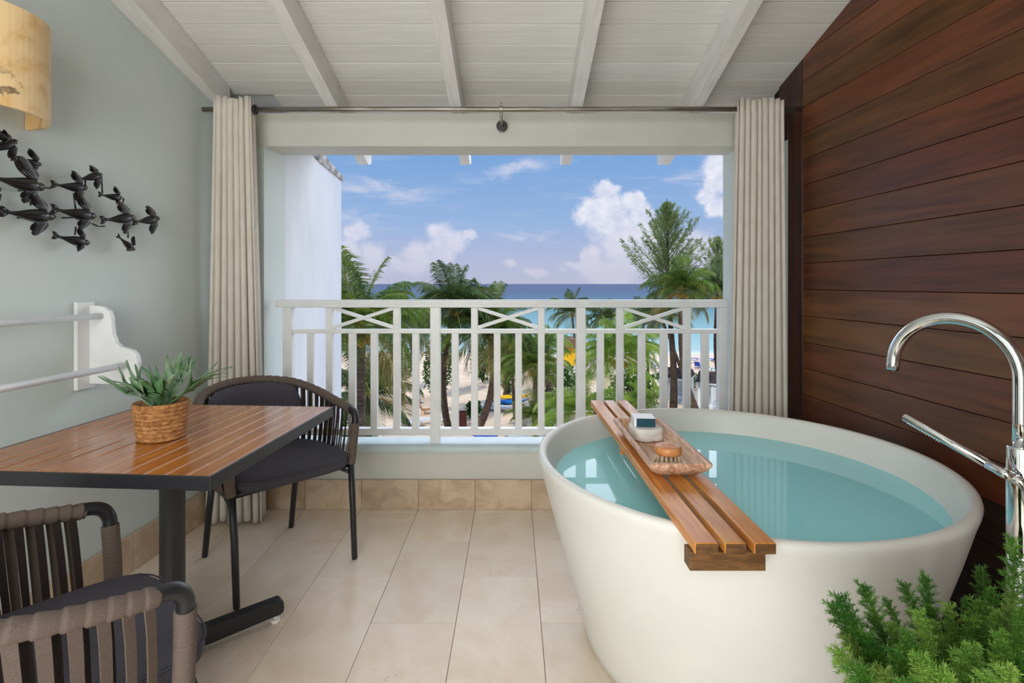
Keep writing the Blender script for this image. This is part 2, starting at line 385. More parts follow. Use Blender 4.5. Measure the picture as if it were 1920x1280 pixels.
# left wall
def ypoly(y0, y1, zt=.02): return [(y0, 0), (y1, 0), (y1, CZ(y1)+zt), (y0, CZ(y0)+zt)]
struct('wall_left', MB().prism(ypoly(YB, 3.05), lambda a, b: (XL(a), a, b), lambda a, b: (XL(a)-.16, a, b)), mint)
wr = struct('wall_right', MB().prism(ypoly(YB, 3.05), lambda a, b: (XR(a)+.014, a, b), lambda a, b: (XR(a)+.2, a, b)), backer)
def clip(poly, f):
    out = []
    for i in range(len(poly)):
        p, q = poly[i], poly[(i+1) % len(poly)]; fp, fq = f(p), f(q)
        if fp >= 0: out.append(p)
        if fp*fq < 0: t = fp/(fp-fq); out.append((p[0]+(q[0]-p[0])*t, p[1]+(q[1]-p[1])*t))
    return out
zrow = 1.184-.13*10
for i in range(28):
    z0 = zrow+i*.13; z1 = z0+.13
    if z1 < .02: continue
    z0 = max(z0, .004)
    po = clip([(YB, z0+.001), (2.66, z0+.001), (2.66, z1-.001), (YB, z1-.001)], lambda p: CZ(p[0])-.002-p[1])
    if len(po) < 3: continue
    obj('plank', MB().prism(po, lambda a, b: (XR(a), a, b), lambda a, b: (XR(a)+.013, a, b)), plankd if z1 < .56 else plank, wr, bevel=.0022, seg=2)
for (ya, yb, za, m_) in ((2.663, 2.792, .0, trimw), (2.794, 2.876, 1.972, trimw)):
    po = [(ya, za), (yb, za), (yb, CZ(yb)-.002), (ya, CZ(ya)-.002)]
    tag(obj('trim_board', MB().prism(po, lambda a, b: (XR(a), a, b), lambda a, b: (XR(a)+.013, a, b)), m_, wr, bevel=.002), 'upright dark red-brown trim board')
obj('mint_return', MB().prism([(2.794, 0), (2.878, 0), (2.878, 1.97), (2.794, 1.97)], lambda a, b: (XR(a), a, b), lambda a, b: (XR(a)+.013, a, b)), mint, wr)
struct('wall_back', MB().box((-.1, YB-.08, 1.8), (3.9, .14, 3.7)), mint)
# front wall: parapet, side piers
fw = MB()
fw.box((-.06, 2.955, .155), (3.26, .15, .31))
wf = struct('wall_front', fw, cream)
pier = MB().prism([(-1.62, 2.88), (-1.349, 2.88), (-1.323, 3.09), (-1.62, 3.09)], lambda a, b: (a, b, .0), lambda a, b: (a, b, 1.96))
tag(obj('pier', pier, mint, wf), 'mint painted pier behind the left curtain')
pier = MB().prism([(1.235, 2.88), (1.47, 2.88), (1.47, 3.09), (1.22, 3.09)], lambda a, b: (a, b, .0), lambda a, b: (a, b, 1.96))
tag(obj('pier', pier, mint, wf), 'mint painted pier behind the right curtain')
obj('lintel', MB().box((-.06, 2.97, 2.045), (3.12, .20, .18)), cream, wf, bevel=.004)
obj('wall_plate', MB().box((-.06, 3.02, 2.115), (2.9, .07, .04)), white, wf)
# sill, rounded front
prof = [(3.03, .30), (3.03, .342)]
for i in range(7):
    a = pi/2+pi/2*i/6; prof.append((2.895+.028*cos(a), .315+.028*sin(a)))
prof += [(2.867, .305), (2.88, .302)]
obj('window_sill', MB().prism(prof, lambda a, b: (-1.345, a, b), lambda a, b: (1.232, a, b)), mint_sill, wf)
# skirtings
bf = struct('baseboard_front', MB().box((-.06, 2.877, .078), (3.0, .006, .156)), grout)
for k in range(-5, 6):
    x0 = max(cx0+k*.305, XL(2.87)); x1 = min(cx0+(k+1)*.305, XR(2.87))
    if x1-x0 > .03: obj('tile', MB().box(((x0+x1)/2, 2.867, .079), (x1-x0-.0015, .014, .157)), stone_d, bf, bevel=.0015)
bl = struct('baseboard_left', MB().prism([(YB, 0), (2.86, 0), (2.86, .156), (YB, .156)], lambda a, b: (XL(a)+.006, a, b), lambda a, b: (XL(a), a, b)), grout)
y = 2.86
while y > YB:
    y0 = max(YB, y-.61)
    obj('tile', MB().prism([(y0+.001, .001), (y-.001, .001), (y-.001, .157), (y0+.001, .157)], lambda a, b: (XL(a)+.016, a, b), lambda a, b: (XL(a)+.004, a, b)), stone_d, bl, bevel=.0015)
    y -= .61
# ceiling
ce = struct('ceiling', MB().prism([(YB-.1, CZ(YB-.1)+.03), (3.60, CZ(3.60)+.03), (3.60, CZ(3.6)+.12), (YB-.1, CZ(YB-.1)+.12)], lambda a, b: (-1.98, a, b), lambda a, b: (1.75, a, b)), white)
sl = atan(.294); Mx = Matrix.Rotation(-sl, 3, 'X')
y = 2.323+.1245*10; k = 0
bw = .1245/cos(sl)
while y > YB+.06:
    ym = y-.06225; out = ym > 3.0
    x0 = -1.325 if out else XL(ym)-.002; x1 = 1.55 if out else XR(ym)+.012
    obj('board', MB().box(((x0+x1)/2, ym, CZ(ym)+.0115), (x1-x0, bw-.0042, .021), Mx), boardw, ce, bevel=.0018, seg=1)
    y -= .1245
rh = .128
for i, xc in enumerate((-1.562, -.963, -.3075, .340, .9795)):
    wdt = .062 if i else .11
    if i == 0: xc = -1.587
    y1 = 3.50 if i else 2.88
    def prof_y(y1):
        p = [(YB, RZ(YB)), (y1-.10, RZ(y1-.10))]
        if i: p += [(y1-.07, RZ(y1-.07)+.004), (y1-.03, RZ(y1-.03)+.025), (y1, RZ(y1)+.05)]
        else: p += [(y1, RZ(y1))]
        return p+[(y1, CZ(y1)-.001), (YB, CZ(YB)-.001)]
    if i == 0:  # wall rafter follows the leaning wall line
        mb = MB().prism(prof_y(y1), lambda a, b: (-1.532, a, b), lambda a, b: (min(XL(a)+.0005, -1.54), a, b))
    else: mb = MB().prism(prof_y(y1), lambda a, b: (xc-wdt/2, a, b), lambda a, b: (xc+wdt/2, a, b))
    obj('rafter', mb, rafw, ce, bevel=.002)
# exterior wing wall
ww = struct('wall_outside', MB().prism([(3.09, -4), (4.118, -4), (4.118, 2.02), (3.70, 2.095), (3.6, 2.045), (3.09, 2.20)], lambda a, b: (-1.33, a, b), lambda a, b: (-1.60, a, b)), extw)
obj('coping', MB().prism([(3.62, 2.05), (4.135, 2.012), (4.135, 2.042), (3.70, 2.12), (3.62, 2.08)], lambda a, b: (-1.318, a, b), lambda a, b: (-1.62, a, b)), cap_m, ww)

# ---------------------------------------------------------------- balcony railing
YR = 2.93; px = lambda v: (v-PX)/F*YR; pz = lambda v: EYE-(v-PY)/F*YR
ra = thing('balcony_railing', 'white painted balcony railing with crossed braces above upright balusters', 'railing', (0, YR, .342))
def rb(name, x0, x1, y0, y1, d, yo=0, bev=.003):
    X0, X1, Z0, Z1 = px(x0), px(x1), pz(y1)-.342, pz(y0)-.342
    return obj(name, MB().box(((X0+X1)/2, yo, (Z0+Z1)/2), (X1-X0, d, Z1-Z0)), white, ra, bevel=bev)
hp = [(-.032, .0), (-.036, .006), (-.036, .015), (-.030, .018), (-.030, .024), (-.035, .027), (-.034, .036), (-.024, .042), (.024, .042), (.034, .036), (.034, .003), (.03, 0)]
zz = pz(576)-.342
obj('handrail', MB().prism(hp, lambda a, b: (px(521), a, b+zz), lambda a, b: (px(1361), a, b+zz)), white, ra)
rb('mid_rail', 545, 1352, 616.5, 624.5, .038)
rb('bottom_rail', 545, 1352, 801.5, 814, .045)
for a, b in ((533.7, 550.6), (808, 826), (1080, 1097), (1346, 1361)):
    bottom = 833.5 if a in (808, 1080) else 818
    rb('post', a, b, 575.5, 833.5, .05, -.003, .002)
for a, b in ((612.5, 625), (738, 751), (883.5, 896), (1008.5, 1021), (1155.5, 1168.5), (1281, 1294)):
    rb('post', a, b, 575.5, 802, .034, 0)
for a, b in ((577, 589), (654.7, 667.5), (695.7, 708.5), (773.4, 786), (847, 860), (926, 938.5), (966, 978.5), (1044, 1056.5), (1119, 1132), (1196, 1209.5), (1237.5, 1251), (1314.5, 1328)):
    rb('baluster', a, b, 624, 802, .030, 0)
for a, b in ((625, 738), (896, 1008.5), (1168.5, 1281)):
    for s_ in (0, 1):
        y0, y1 = (577, 614.5) if s_ else (614.5, 577)
        p = Vector((px(a)-.005, .004 if s_ else -.004, pz(y0)-.342)); q = Vector((px(b)+.005, .004 if s_ else -.004, pz(y1)-.342))
        obj('cross_brace', MB().beam(p, q, .018, .019), white, ra, bevel=.002)

# ---------------------------------------------------------------- curtain rod
rodz = 2.102; YROD = 2.71
rod = thing('curtain_rod', 'weathered steel curtain rod running across the top of the opening', 'curtain rod', (0, YROD, rodz))
obj('rod', MB().tube([(XL(YROD)+.004, 0, 0), (-.8, 0, .001), (0, 0, 0), (.7, 0, .002), (XR(YROD)-.004, 0, 0)], .0125, 14), brushed, rod, smooth=True)
bk = obj('bracket', MB().tube([(-.06, .146, -.045), (-.06, .13, -.045), (-.06, .129, -.045)], [.029, .029, .026], 24), dsteel, rod)
b2 = MB().tube([(-.06, .132, -.045), (-.06, .04, -.04), (-.06, .004, -.028), (-.06, 0, -.012)], .007, 10); b2.tube([(-.068, 0, 0), (-.052, 0, 0)], .0185, 16); b2.tube([(-.06, 0, .012), (-.06, 0, .036)], .0025, 8); b2.box((-.06, 0, .02), (.018, .018, .008))
tag(obj('clamp', b2, brushed, rod, smooth=False), 'clamp with an upright set screw')

# ---------------------------------------------------------------- curtains
def curtain(label, x_top, x_bot, zt, zb, nf, amp, seed, lead=None):
    t = thing('curtain', label, 'curtain', ((x_top[0]+x_top[1])/2, YROD, 0)); cx = (x_top[0]+x_top[1])/2
    rr = random.Random(seed); NU, NV = nf*12, 44; mb = MB()
    ph = [rr.uniform(-.5, .5) for _ in range(nf+2)]; am = [rr.uniform(.75, 1.15) for _ in range(nf+2)]
    for j in range(NV+1):
        v = j/NV; z = zt+(zb-zt)*v
        x0 = x_top[0]+(x_bot[0]-x_top[0])*v; x1 = x_top[1]+(x_bot[1]-x_top[1])*v
        for i in range(NU+1):
            u = i/NU; k = u*nf; ki = int(min(k, nf-1)); f = k-ki
            a = am[ki]*(1-f)+am[ki+1]*f
            uu = u+.012*sin(v*3+ph[ki]*4)*sin(pi*u)
            y = -cos(2*pi*k+ph[ki]*.35*sin(v*2.2))*amp*a*(1+.25*v)
            x = x0+(x1-x0)*uu + sin(4*pi*k)*.0075
            zz_ = z+(0 if 0 < j < NV else (.008*sin(k*5+seed) if j == 0 else .006*sin(k*4)))
            if v < .045: y += .004*sin(k*13)
            mb.v.append((x-cx, y, zz_))
    for j in range(NV):
        for i in range(NU):
            a = j*(NU+1)+i; mb.f.append((a, a+1, a+NU+2, a+NU+1))
    o = obj('panel', mb, curt, t, smooth=True, recalc=False); md = o.modifiers.new('s', 'SOLIDIFY'); md.thickness = .003
    return t, cx
tl, cxl = curtain('cream linen curtain hanging beside the mint wall on the left', (-1.512, -1.322), (-1.548, -1.262), 2.155, .014, 7, .030, 3)
g = MB().tube([(x_ := -1.325-cxl, 0, 0) if False else (-1.325-cxl, -.034, 2.102), (-1.322-cxl, -.034, 2.102)], .001, 6)
gr = MB()
ringp = [(-1.318-cxl+.004, .021*cos(a), 2.100+.021*sin(a)) for a in [2*pi*i/20 for i in range(21)]]
gr.tube(ringp, .006, 8); tag(obj('grommet', gr, dsteel, tl, smooth=True), 'dark steel grommet ring')
curtain('cream linen curtain gathered against the dark wood wall', (1.135, 1.368), (1.09, 1.388), 2.150, .012, 8, .026, 9)

# ================================================================= BATHTUB
XT, YT = .743, 1.83
tub = thing('bathtub', 'round white freestanding bathtub filled with turquoise water', 'bathtub', (XT, YT, 0))
prof = [(0, .004), (.40, .004), (.462, .0), (.478, .003), (.488, .012), (.50, .05), (.536, .18), (.580, .34), (.620, .48), (.646, .58), (.655, .608), (.6575, .620), (.655, .6295), (.648, .6345), (.638, .635), (.630, .631), (.625, .622), (.619, .606), (.597, .541), (.560, .42), (.52, .30), (.48, .20), (.44, .15), (.38, .125), (.2, .115), (0, .113)]
obj('basin', MB().lathe(prof, 160), tubm, tub, smooth=True)
wt = obj('water', MB().add([(.598*cos(2*pi*i/160), .598*sin(2*pi*i/160), .541) for i in range(160)], [tuple(range(160))]), wm, tub, recalc=False); wt['label'] = 'still turquoise bath water'

# bath board
BY0, BY1 = 1.134, 2.529; xa = lambda y: .388+(y-1.134)*(.368-.388)/1.395
bb = thing('bath_board', 'teak bath board of three long slats laid across the tub', 'bath board', (0, 0, .635))
for k, (o0, o1) in enumerate(((0, .051), (.064, .110), (.127, .174))):
    p = MB().prism([(xa(BY0)+o0, BY0), (xa(BY0)+o1, BY0), (xa(BY1)+o1, BY1), (xa(BY1)+o0, BY1)], lambda a, b: (a, b, .0005), lambda a, b: (a, b, .025))
    obj('slat', p, teak, bb, bevel=.003)
for k, (o0, o1) in enumerate(((0, .051), (.064, .110), (.127, .174))):
    tag(obj('end_grain', MB().box((.388+(o0+o1)/2, BY0-.0006, .0127), (o1-o0-.003, .0012, .0215)), teakd, bb, bevel=.0004, seg=1), 'dark end grain')
obj('cross_block', MB().box((.463, 1.166, -.021), (.164, .04, .04)), teakd, bb, bevel=.002)
obj('cross_block', MB().box((.463, 1.93, -.019), (.150, .035, .036)), teak, bb, bevel=.002)
obj('cross_block', MB().box((.455, 2.497, -.019), (.150, .028, .036)), teakd, bb, bevel=.002)

# dish tray (carved wooden trough)
tr = thing('wooden_tray', 'rustic carved wooden tray resting on the bath board', 'tray', (.470, 1.752, .6605), radians(.6))
def rect(hx, hy, z, n=6, r=.012):
    out = []
    for cx_, cy_, a0 in ((hx-r, hy-r, 0), (-hx+r, hy-r, pi/2), (-hx+r, -hy+r, pi), (hx-r, -hy+r, 3*pi/2)):
        for i in range(n+1): a = a0+pi/2*i/n; out.append((cx_+r*cos(a), cy_+r*sin(a), z))
    return out
def loft(rings, caps=True):
    mb = MB(); n = len(rings[0])
    for rg in rings: mb.v += [tuple(p) for p in rg]
    for i in range(len(rings)-1):
        for j in range(n): a = i*n+j; b = i*n+(j+1) % n; mb.f.append((a, b, b+n, a+n))
    if caps: mb.f.append(tuple(range(n))[::-1]); mb.f.append(tuple((len(rings)-1)*n+j for j in range(n)))
    return mb
obj('trough', loft([rect(.050, .215, 0), rect(.058, .225, .004), rect(.082, .252, .024), rect(.090, .260, .036), rect(.0905, .2605, .044, r=.01), rect(.089, .259, .0465), rect(.077, .245, .0465), rect(.074, .241, .044), rect(.060, .222, .020), rect(.05, .205, .012), rect(.02, .1, .011)]), bowlw, tr, smooth=True)

# folded face cloth
tw = MB()
def pad(hx, hy, z0, z1, n=36, e=3.2, bulge=.3, lay=7, puff=.0, wob=0, seed=0):
    rings = []
    for j in range(lay+1):
        a = -pi/2+pi*j/lay; s_ = 1-bulge*(1-cos(a)); z = (z0+z1)/2+(z1-z0)/2*sin(a); rg = []
        for i in range(n):
            t = 2*pi*i/n; c_, s2 = cos(t), sin(t)
            r_ = (abs(c_)**e+abs(s2)**e)**(-1/e)
            wz = wob*mnoise.noise(Vector((c_*2+seed, s2*2, z*30)))
            rg.append((hx*c_*r_*s_+wz, hy*s2*r_*s_+wz, z+wz*.6))
        rings.append(rg)
    for sc_ in (.8, .55, .25):
        rings.append([(p[0]*sc_/1, p[1]*sc_, p[2]+puff*(1-sc_)) for p in rings[lay]])
    rings = [[(p[0]*.3, p[1]*.3, p[2]) for p in rings[0]]]+rings
    return loft(rings)
tf = thing('face_cloth', 'folded white terry face cloth under the little box', 'towel', (.465, 1.868, .6745), radians(8))
obj('lower_fold', pad(.050, .058, 0, .026, bulge=.07, e=5, wob=.003, seed=1), towel, tf, smooth=True)
obj('upper_fold', pad(.0495, .0575, .015, .041, bulge=.08, e=5, wob=.003, seed=5, puff=.001), towel, tf, smooth=True)
sb = thing('soap_box', 'small white box with a dark teal front on the folded cloth', 'box', (.458, 1.875, .7172), radians(-4))
obj('carton', MB().box((0, 0, .0155), (.074, .072, .031)), boxw, sb, bevel=.001)
tag(obj('front_panel', MB().box((.004, -.0365, .0155), (.064, .0016, .029)), teal, sb), 'dark teal front panel')
br = thing('bath_brush', 'round wooden bath brush with pale bristles in the tray', 'brush', (.462, 1.585, .6738))
obj('handle_disc', MB().lathe([(0, .033), (.034, .033), (.038, .035), (.0395, .039), (.0395, .052), (.038, .056), (.034, .0582), (.030, .0578), (.028, .0588), (0, .059)], 48), beech, br, smooth=True)
rr = random.Random(3)
for ring, cnt, rad in ((0, 16, .033), (1, 11, .022), (2, 5, .010)):
    for i in range(cnt):
        a = 2*pi*(i+ring*.5)/cnt; mb = MB()
        for q in range(9):
            b0 = Vector((cos(a)*rad, sin(a)*rad, .034)); sp_ = .0045; u = rr.uniform(0, 2*pi); d = Vector((cos(u), sin(u), 0))*sp_*rr.random()
            tip = Vector((cos(a)*(rad+.005), sin(a)*(rad+.005), 0.001))+d*1.6; tip.z = .001+rr.random()*.003
            mb.tube([b0+d*.35, tip], [.0012, .0009], 4)
        obj('bristle_tuft', mb, bristle, br)
# engraved lines on brush top
eg = MB()
for k in range(4):
    pts = [(-.018+.036*i/10, -.010+k*.007+.0015*sin(i*1.3+k), .0590) for i in range(11)]
    eg.tube(pts, .00045, 4)
obj('engraving', eg, teak, br)

# ================================================================= TUB FAUCET
fx, fy = 1.146, 1.20
fa = thing('tub_faucet', 'tall chrome floor-standing tub faucet with arched spout and hand shower', 'faucet', (fx, fy, 0))
obj('column', MB().lathe([(.024, .012), (.0245, .02), (.0245, .60)], 36), chrome, fa, smooth=True)
obj('base_flange', MB().lathe([(.05, 0), (.05, .008), (.046, .012), (.024, .013)], 36), chrome, fa, smooth=True)
obj('mixer_body', MB().lathe([(.0245, .60), (.0255, .605), (.0255, .842), (.0245, .846), (.016, .847)], 36), chrome, fa, smooth=True)
sd = Vector((-.135, .215, 0)); L = sd.length; sdn = sd.normalized(); ra_ = L/2
pts = [Vector((0, 0, .846)), Vector((0, 0, .90)), Vector((0, 0, .95)), Vector((0, 0, .998))]
for i in range(1, 25):
    a = pi*i/24; pts.append(sdn*(ra_-ra_*cos(a))+Vector((0, 0, .998+(ra_+.004)*sin(a))))
pts.append(pts[-1]+Vector((0, 0, -.012)))
obj('spout', MB().tube(pts, .0152, 24), chrome, fa, smooth=True)
obj('spout_tip', MB().tube([pts[-1]+Vector((0, 0, -.0)), pts[-1]+Vector((0, 0, -.003))], .012, 20), dsteel, fa)
hs0 = Vector((-.045, -.03, .785)); hs1 = Vector((-.152, .15, .876))
hd = (hs1-hs0).normalized()
hsr = obj('hand_shower', MB().tube([hs0+hd*.05, hs0+hd*.052, hs1-hd*.001, hs1], [.009, .0108, .0108, .010], 24), chrome, fa, smooth=True)
nz_ = MB()
for i in range(14):
    for s_ in (-1, 1):
        c_ = hs1-hd*(.008+i*.0055)+Vector((0, 0, -.0105))+Vector((.003*s_, .003*s_, 0)); nz_.tube([c_, c_+Vector((0, 0, -.0022))], .0011, 6)
obj('nozzles', nz_, globe, hsr)
obj('shower_collar', MB().tube([hs0+hd*.0, hs0+hd*.028, hs0+hd*.0285, hs0+hd*.0495], [.0113, .0113, .0105, .0113], 24), chrome, fa, smooth=True)
elb = cr([hs0, hs0-hd*.015, hs0+Vector((.025, -.012, -.028)), hs0+Vector((.035, -.014, -.06)), hs0+Vector((.038, -.014, -.085))], 6)
obj('hose_elbow', MB().tube(elb, .0105, 18), chrome, fa, smooth=True)
obj('holder_arm', MB().tube([(-.005, -.01, .775), (-.03, -.04, .772)], .008, 14), chrome, fa, smooth=True)
obj('lever', MB().tube([(-.01, -.026, .80), (-.018, -.06, .83), (-.02, -.075, .842)], [.006, .005, .004], 12), chrome, fa, smooth=True)
hp_ = cr([elb[-1], elb[-1]+Vector((.006, -.002, -.10)), elb[-1]+Vector((.01, -.01, -.28)), Vector((.02, -.06, .22)), Vector((.06, -.09, .08)), Vector((.09, -.04, .05)), Vector((.04, .03, .03)), Vector((.0, .03, .10))], 40)
obj('hose', MB().tube(hp_, [.0072 if i % 2 else .0058 for i in range(len(hp_))], 12), brushed, fa, smooth=False)

# ================================================================= TABLE
TB = thing('bistro_table', 'square bistro table with brown slatted top and black metal edge', 'table', (-1.091, 1.7026, 0), radians(-3.87))
H = .3737
fr_ = MB()
rim = [(-H, -H, 0), (H, -H, 0), (H, H, 0), (-H, H, 0)]
fr_.box((0, -H+.003, .722), (2*H, .006, .036)); fr_.box((0, H-.003, .722), (2*H, .006, .036)); fr_.box((-H+.003, 0, .722), (.006, 2*H-.012, .036)); fr_.box((H-.003, 0, .722), (.006, 2*H-.012, .036))
obj('rim', fr_, black, TB, bevel=.0012)
obj('underframe', MB().box((0, 0, .7255), (2*H-.013, 2*H-.013, .0255)), gapm, TB)
obj('brace', MB().box((0, 0, .708), (.30, .30, .010)), black, TB)
sw = (2*H-.014)/13
sm_ = MB().box((0, 0, 0), (sw-.0052, 2*H-.0125, .010)).mesh('slat', tslat)
for k in range(13):
    o = obj('slat', sm_, None, TB, bevel=.0012, seg=2); o.location = (-H+.007+sw*(k+.5), 0, .7352)
obj('pole', MB().lathe([(.036, .06), (.036, .703)], 32), black, TB, smooth=False)
for k in range(4):
    a = pi/4+k*pi/2; d = Vector((cos(a), sin(a), 0)); e = d*.325
    c0 = d*.0
    pr = [(.0, .022), (.325, .030), (.338, .036), (.340, .05), (.338, .074), (.328, .082), (0, .082)]
    n_ = Vector((-sin(a), cos(a), 0))*.022
    obj('foot_bar', MB().prism(pr, lambda q, z: d*q+n_+Vector((0, 0, z)), lambda q, z: d*q-n_+Vector((0, 0, z))), black, TB, bevel=.004)
    gl_ = MB().lathe([(.014, 0), (.016, .004), (.016, .012), (.005, .014), (.005, .032)], 16, c=d*.315)
    tag(obj('glide', gl_, globe, TB, smooth=False), 'clear plastic levelling glide')

# ================================================================= WOVEN ARMCHAIRS
half = [(.278, .198, .60), (.284, .165, .630), (.287, .08, .645), (.283, -.03, .664), (.262, -.14, .692), (.205, -.245, .724), (.105, -.312, .743), (0, -.335, .748)]
railpts = cr(half+[(-x, y, z) for x, y, z in half[-2::-1]], 10)
halfr = [(.252, .20, .405), (.253, .13, .405), (.247, .02, .405), (.232, -.08, .405), (.195, -.175, .405), (.11, -.24, .405), (0, -.26, .405)]
ringpts = cr(halfr+[(-x, y, z) for x, y, z in halfr[-2::-1]], 10)
def samp(pts, t):
    f = t*(len(pts)-1); i = min(int(f), len(pts)-2); return pts[i].lerp(pts[i+1], f-i)
def chair(label, loc, rz):
    t = thing('woven_armchair', label, 'chair', loc, rz, 'woven terrace armchairs')
    for s_ in (-1, 1):
        lg = MB().tube([(s_*.246, .243, .0), (s_*.246, .243, .006), (s_*.247, .225, .25), (s_*.251, .205, .42)], [.0105, .0125, .0135, .0145], 16)
        obj('leg', lg, black, t, smooth=True)
        lg = MB().tube([(s_*.195, -.262, .0), (s_*.195, -.262, .006), (s_*.192, -.215, .22), (s_*.19, -.165, .41)], [.0105, .0125, .0135, .0145], 16)
        obj('leg', lg, black, t, smooth=True)
    fb = MB().tube([(-.251, .2, .408), (.251, .2, .408)], .012, 12); fb.tube([(-.25, .12, .40), (.25, .12, .40)], .010, 10); fb.tube([(-.2, -.13, .40), (.2, -.13, .40)], .010, 10)
    fb.tube([(-.251, .2, .37), (-.2, -.13, .39)], .008, 8); fb.tube([(.251, .2, .37), (.2, -.13, .39)], .008, 8)
    obj('cross_bar', fb, black, t, smooth=True)
    obj('seat_frame', MB().tube(ringpts, .0125, 12), black, t, smooth=True)
    # bare metal elbow at each arm end
    full = cr([(.251, .203, .41), (.262, .203, .50), (.274, .200, .585)], 8)
    for s_ in (1, -1):
        p = [Vector((s_*q.x, q.y, q.z)) for q in full]
        rr_ = [.0185+.0022*abs(sin(i*1.15)) for i in range(len(p)*3)]
        pp = [samp(p, i/(len(p)*3-1)) for i in range(len(p)*3)]
        obj('post_wrap', MB().tube(pp, rr_, 16), strapm, t, smooth=True)
        e = cr([(s_*.273, .2, .578), (s_*.277, .199, .603), (s_*.280, .187, .626), (s_*.283, .165, .6365), (s_*.285, .13, .640)], 6)
        obj('elbow', MB().tube(e, .0165, 16), black, t, smooth=True)
    # wrapped rail, with ridges
    N = 330; a0, a1 = .085, .915
    pp = [samp(railpts, a0+(a1-a0)*i/N) for i in range(N+1)]
    rr_ = [.0170+.0040*(((i*.122) % 1)**.6) for i in range(N+1)]
    obj('rail_wrap', MB().tube(pp, rr_, 14), strapm, t, smooth=True)
    # straps, two layers
    NS = 33
    for lay in (0, 1):
        for k in range(NS):
            u = (k+.5+(.5 if lay else 0))/(NS+.5); tt = a0+.01+(a1-a0-.02)*u
            if tt > a1-.005: continue
            A = samp(railpts, tt); B = samp(ringpts, .06+.88*u)
            nrm = Vector((A.x, A.y+.02, 0)).normalized()
            o_ = .013 if lay == 0 else -.013
            P0 = A+nrm*o_+Vector((0, 0, .002)); P1 = B+nrm*(.010 if lay == 0 else -.010)
            mid = P0.lerp(P1, .5)+nrm*.006
            pts = [P0, P0.lerp(mid, .5)+nrm*.002, mid, mid.lerp(P1, .5)+nrm*.002, P1]
            obj('strap', MB().ribbon(pts, [nrm]*5, [(.0205-.0008*q_) if lay == 0 else (.0165-.0008*q_) for q_ in range(5)], .0028), strapm if lay == 0 else strapd, t)
    # seat cushion
    rings = []
    zc = [(.418, .90), (.420, .965), (.430, .995), (.442, 1.0), (.455, .995), (.466, .965), (.473, .90), (.476, .75), (.479, .45), (.480, .15)]
    def outline(n=56):
        out = []
        for i in range(n):
            a = 2*pi*i/n; c_, s2 = cos(a), sin(a); e = 5 if s2 > 0 else 2.6
            r_ = (abs(c_)**e+abs(s2)**e)**(-1/e); out.append((.240*c_*r_, .0125+(.27 if s2 > 0 else .225)*s2*r_))
        return out
    ol = outline()
    for z, s_ in [(.418, .2)]+zc:
        rings.append([(x*s_+.0015*mnoise.noise(Vector((x*9, y*9, z*40))), y*s_+(1-s_)*.01, z+.003*mnoise.noise(Vector((x*8, y*8, z*12)))) for x, y in ol])
    seat = obj('seat_cushion', loft(rings), cloth, t, smooth=True)
    pip = MB().tube([(x*1.003, y*1.003, .460) for x, y in ol]+[(ol[0][0], ol[0][1], .460)], .0022, 6); obj('piping', pip, cloth, seat, smooth=True)
    # back cushion: curved pad in front of the straps
    mb = MB(); NU, NV = 26, 14
    for side in (0, 1):
        for j in range(NV+1):
            for i in range(NU+1):
                u = i/NU*2-1; v = j/NV; e = (1-abs(u)**5)*(1-abs(v*2-1)**5); th = .030*e**.45 if e > 0 else 0
                wv = 1-.10*max(0, v-.75)*4*abs(u)**3
                x = u*.215*wv; yb = -.262+.085*(abs(u)**2.1)-.055*v
                z = .475+.262*v-.03*abs(u)**3*v
                n = Vector((-.35*u, 1, .15)).normalized()
                wr_ = .003*mnoise.noise(Vector((u*3, v*5, 3.1)))
                q = Vector((x, yb+.018, z))+n*(th if side else -th*.35)+n*wr_
                mb.v.append(tuple(q))
    M_ = (NU+1)*(NV+1)
    for side in (0, 1):
        for j in range(NV):
            for i in range(NU): a = side*M_+j*(NU+1)+i; mb.f.append((a, a+1, a+NU+2, a+NU+1))
    obj('back_cushion', mb, cloth, t, smooth=True, recalc=False)
    return t
chair('woven armchair with charcoal cushions between the table and the railing', (-1.045, 2.33, 0), radians(-132.5))
chair('near woven armchair whose two strapped arms fill the lower left corner', (-.972, 1.055, 0), radians(-40.6))

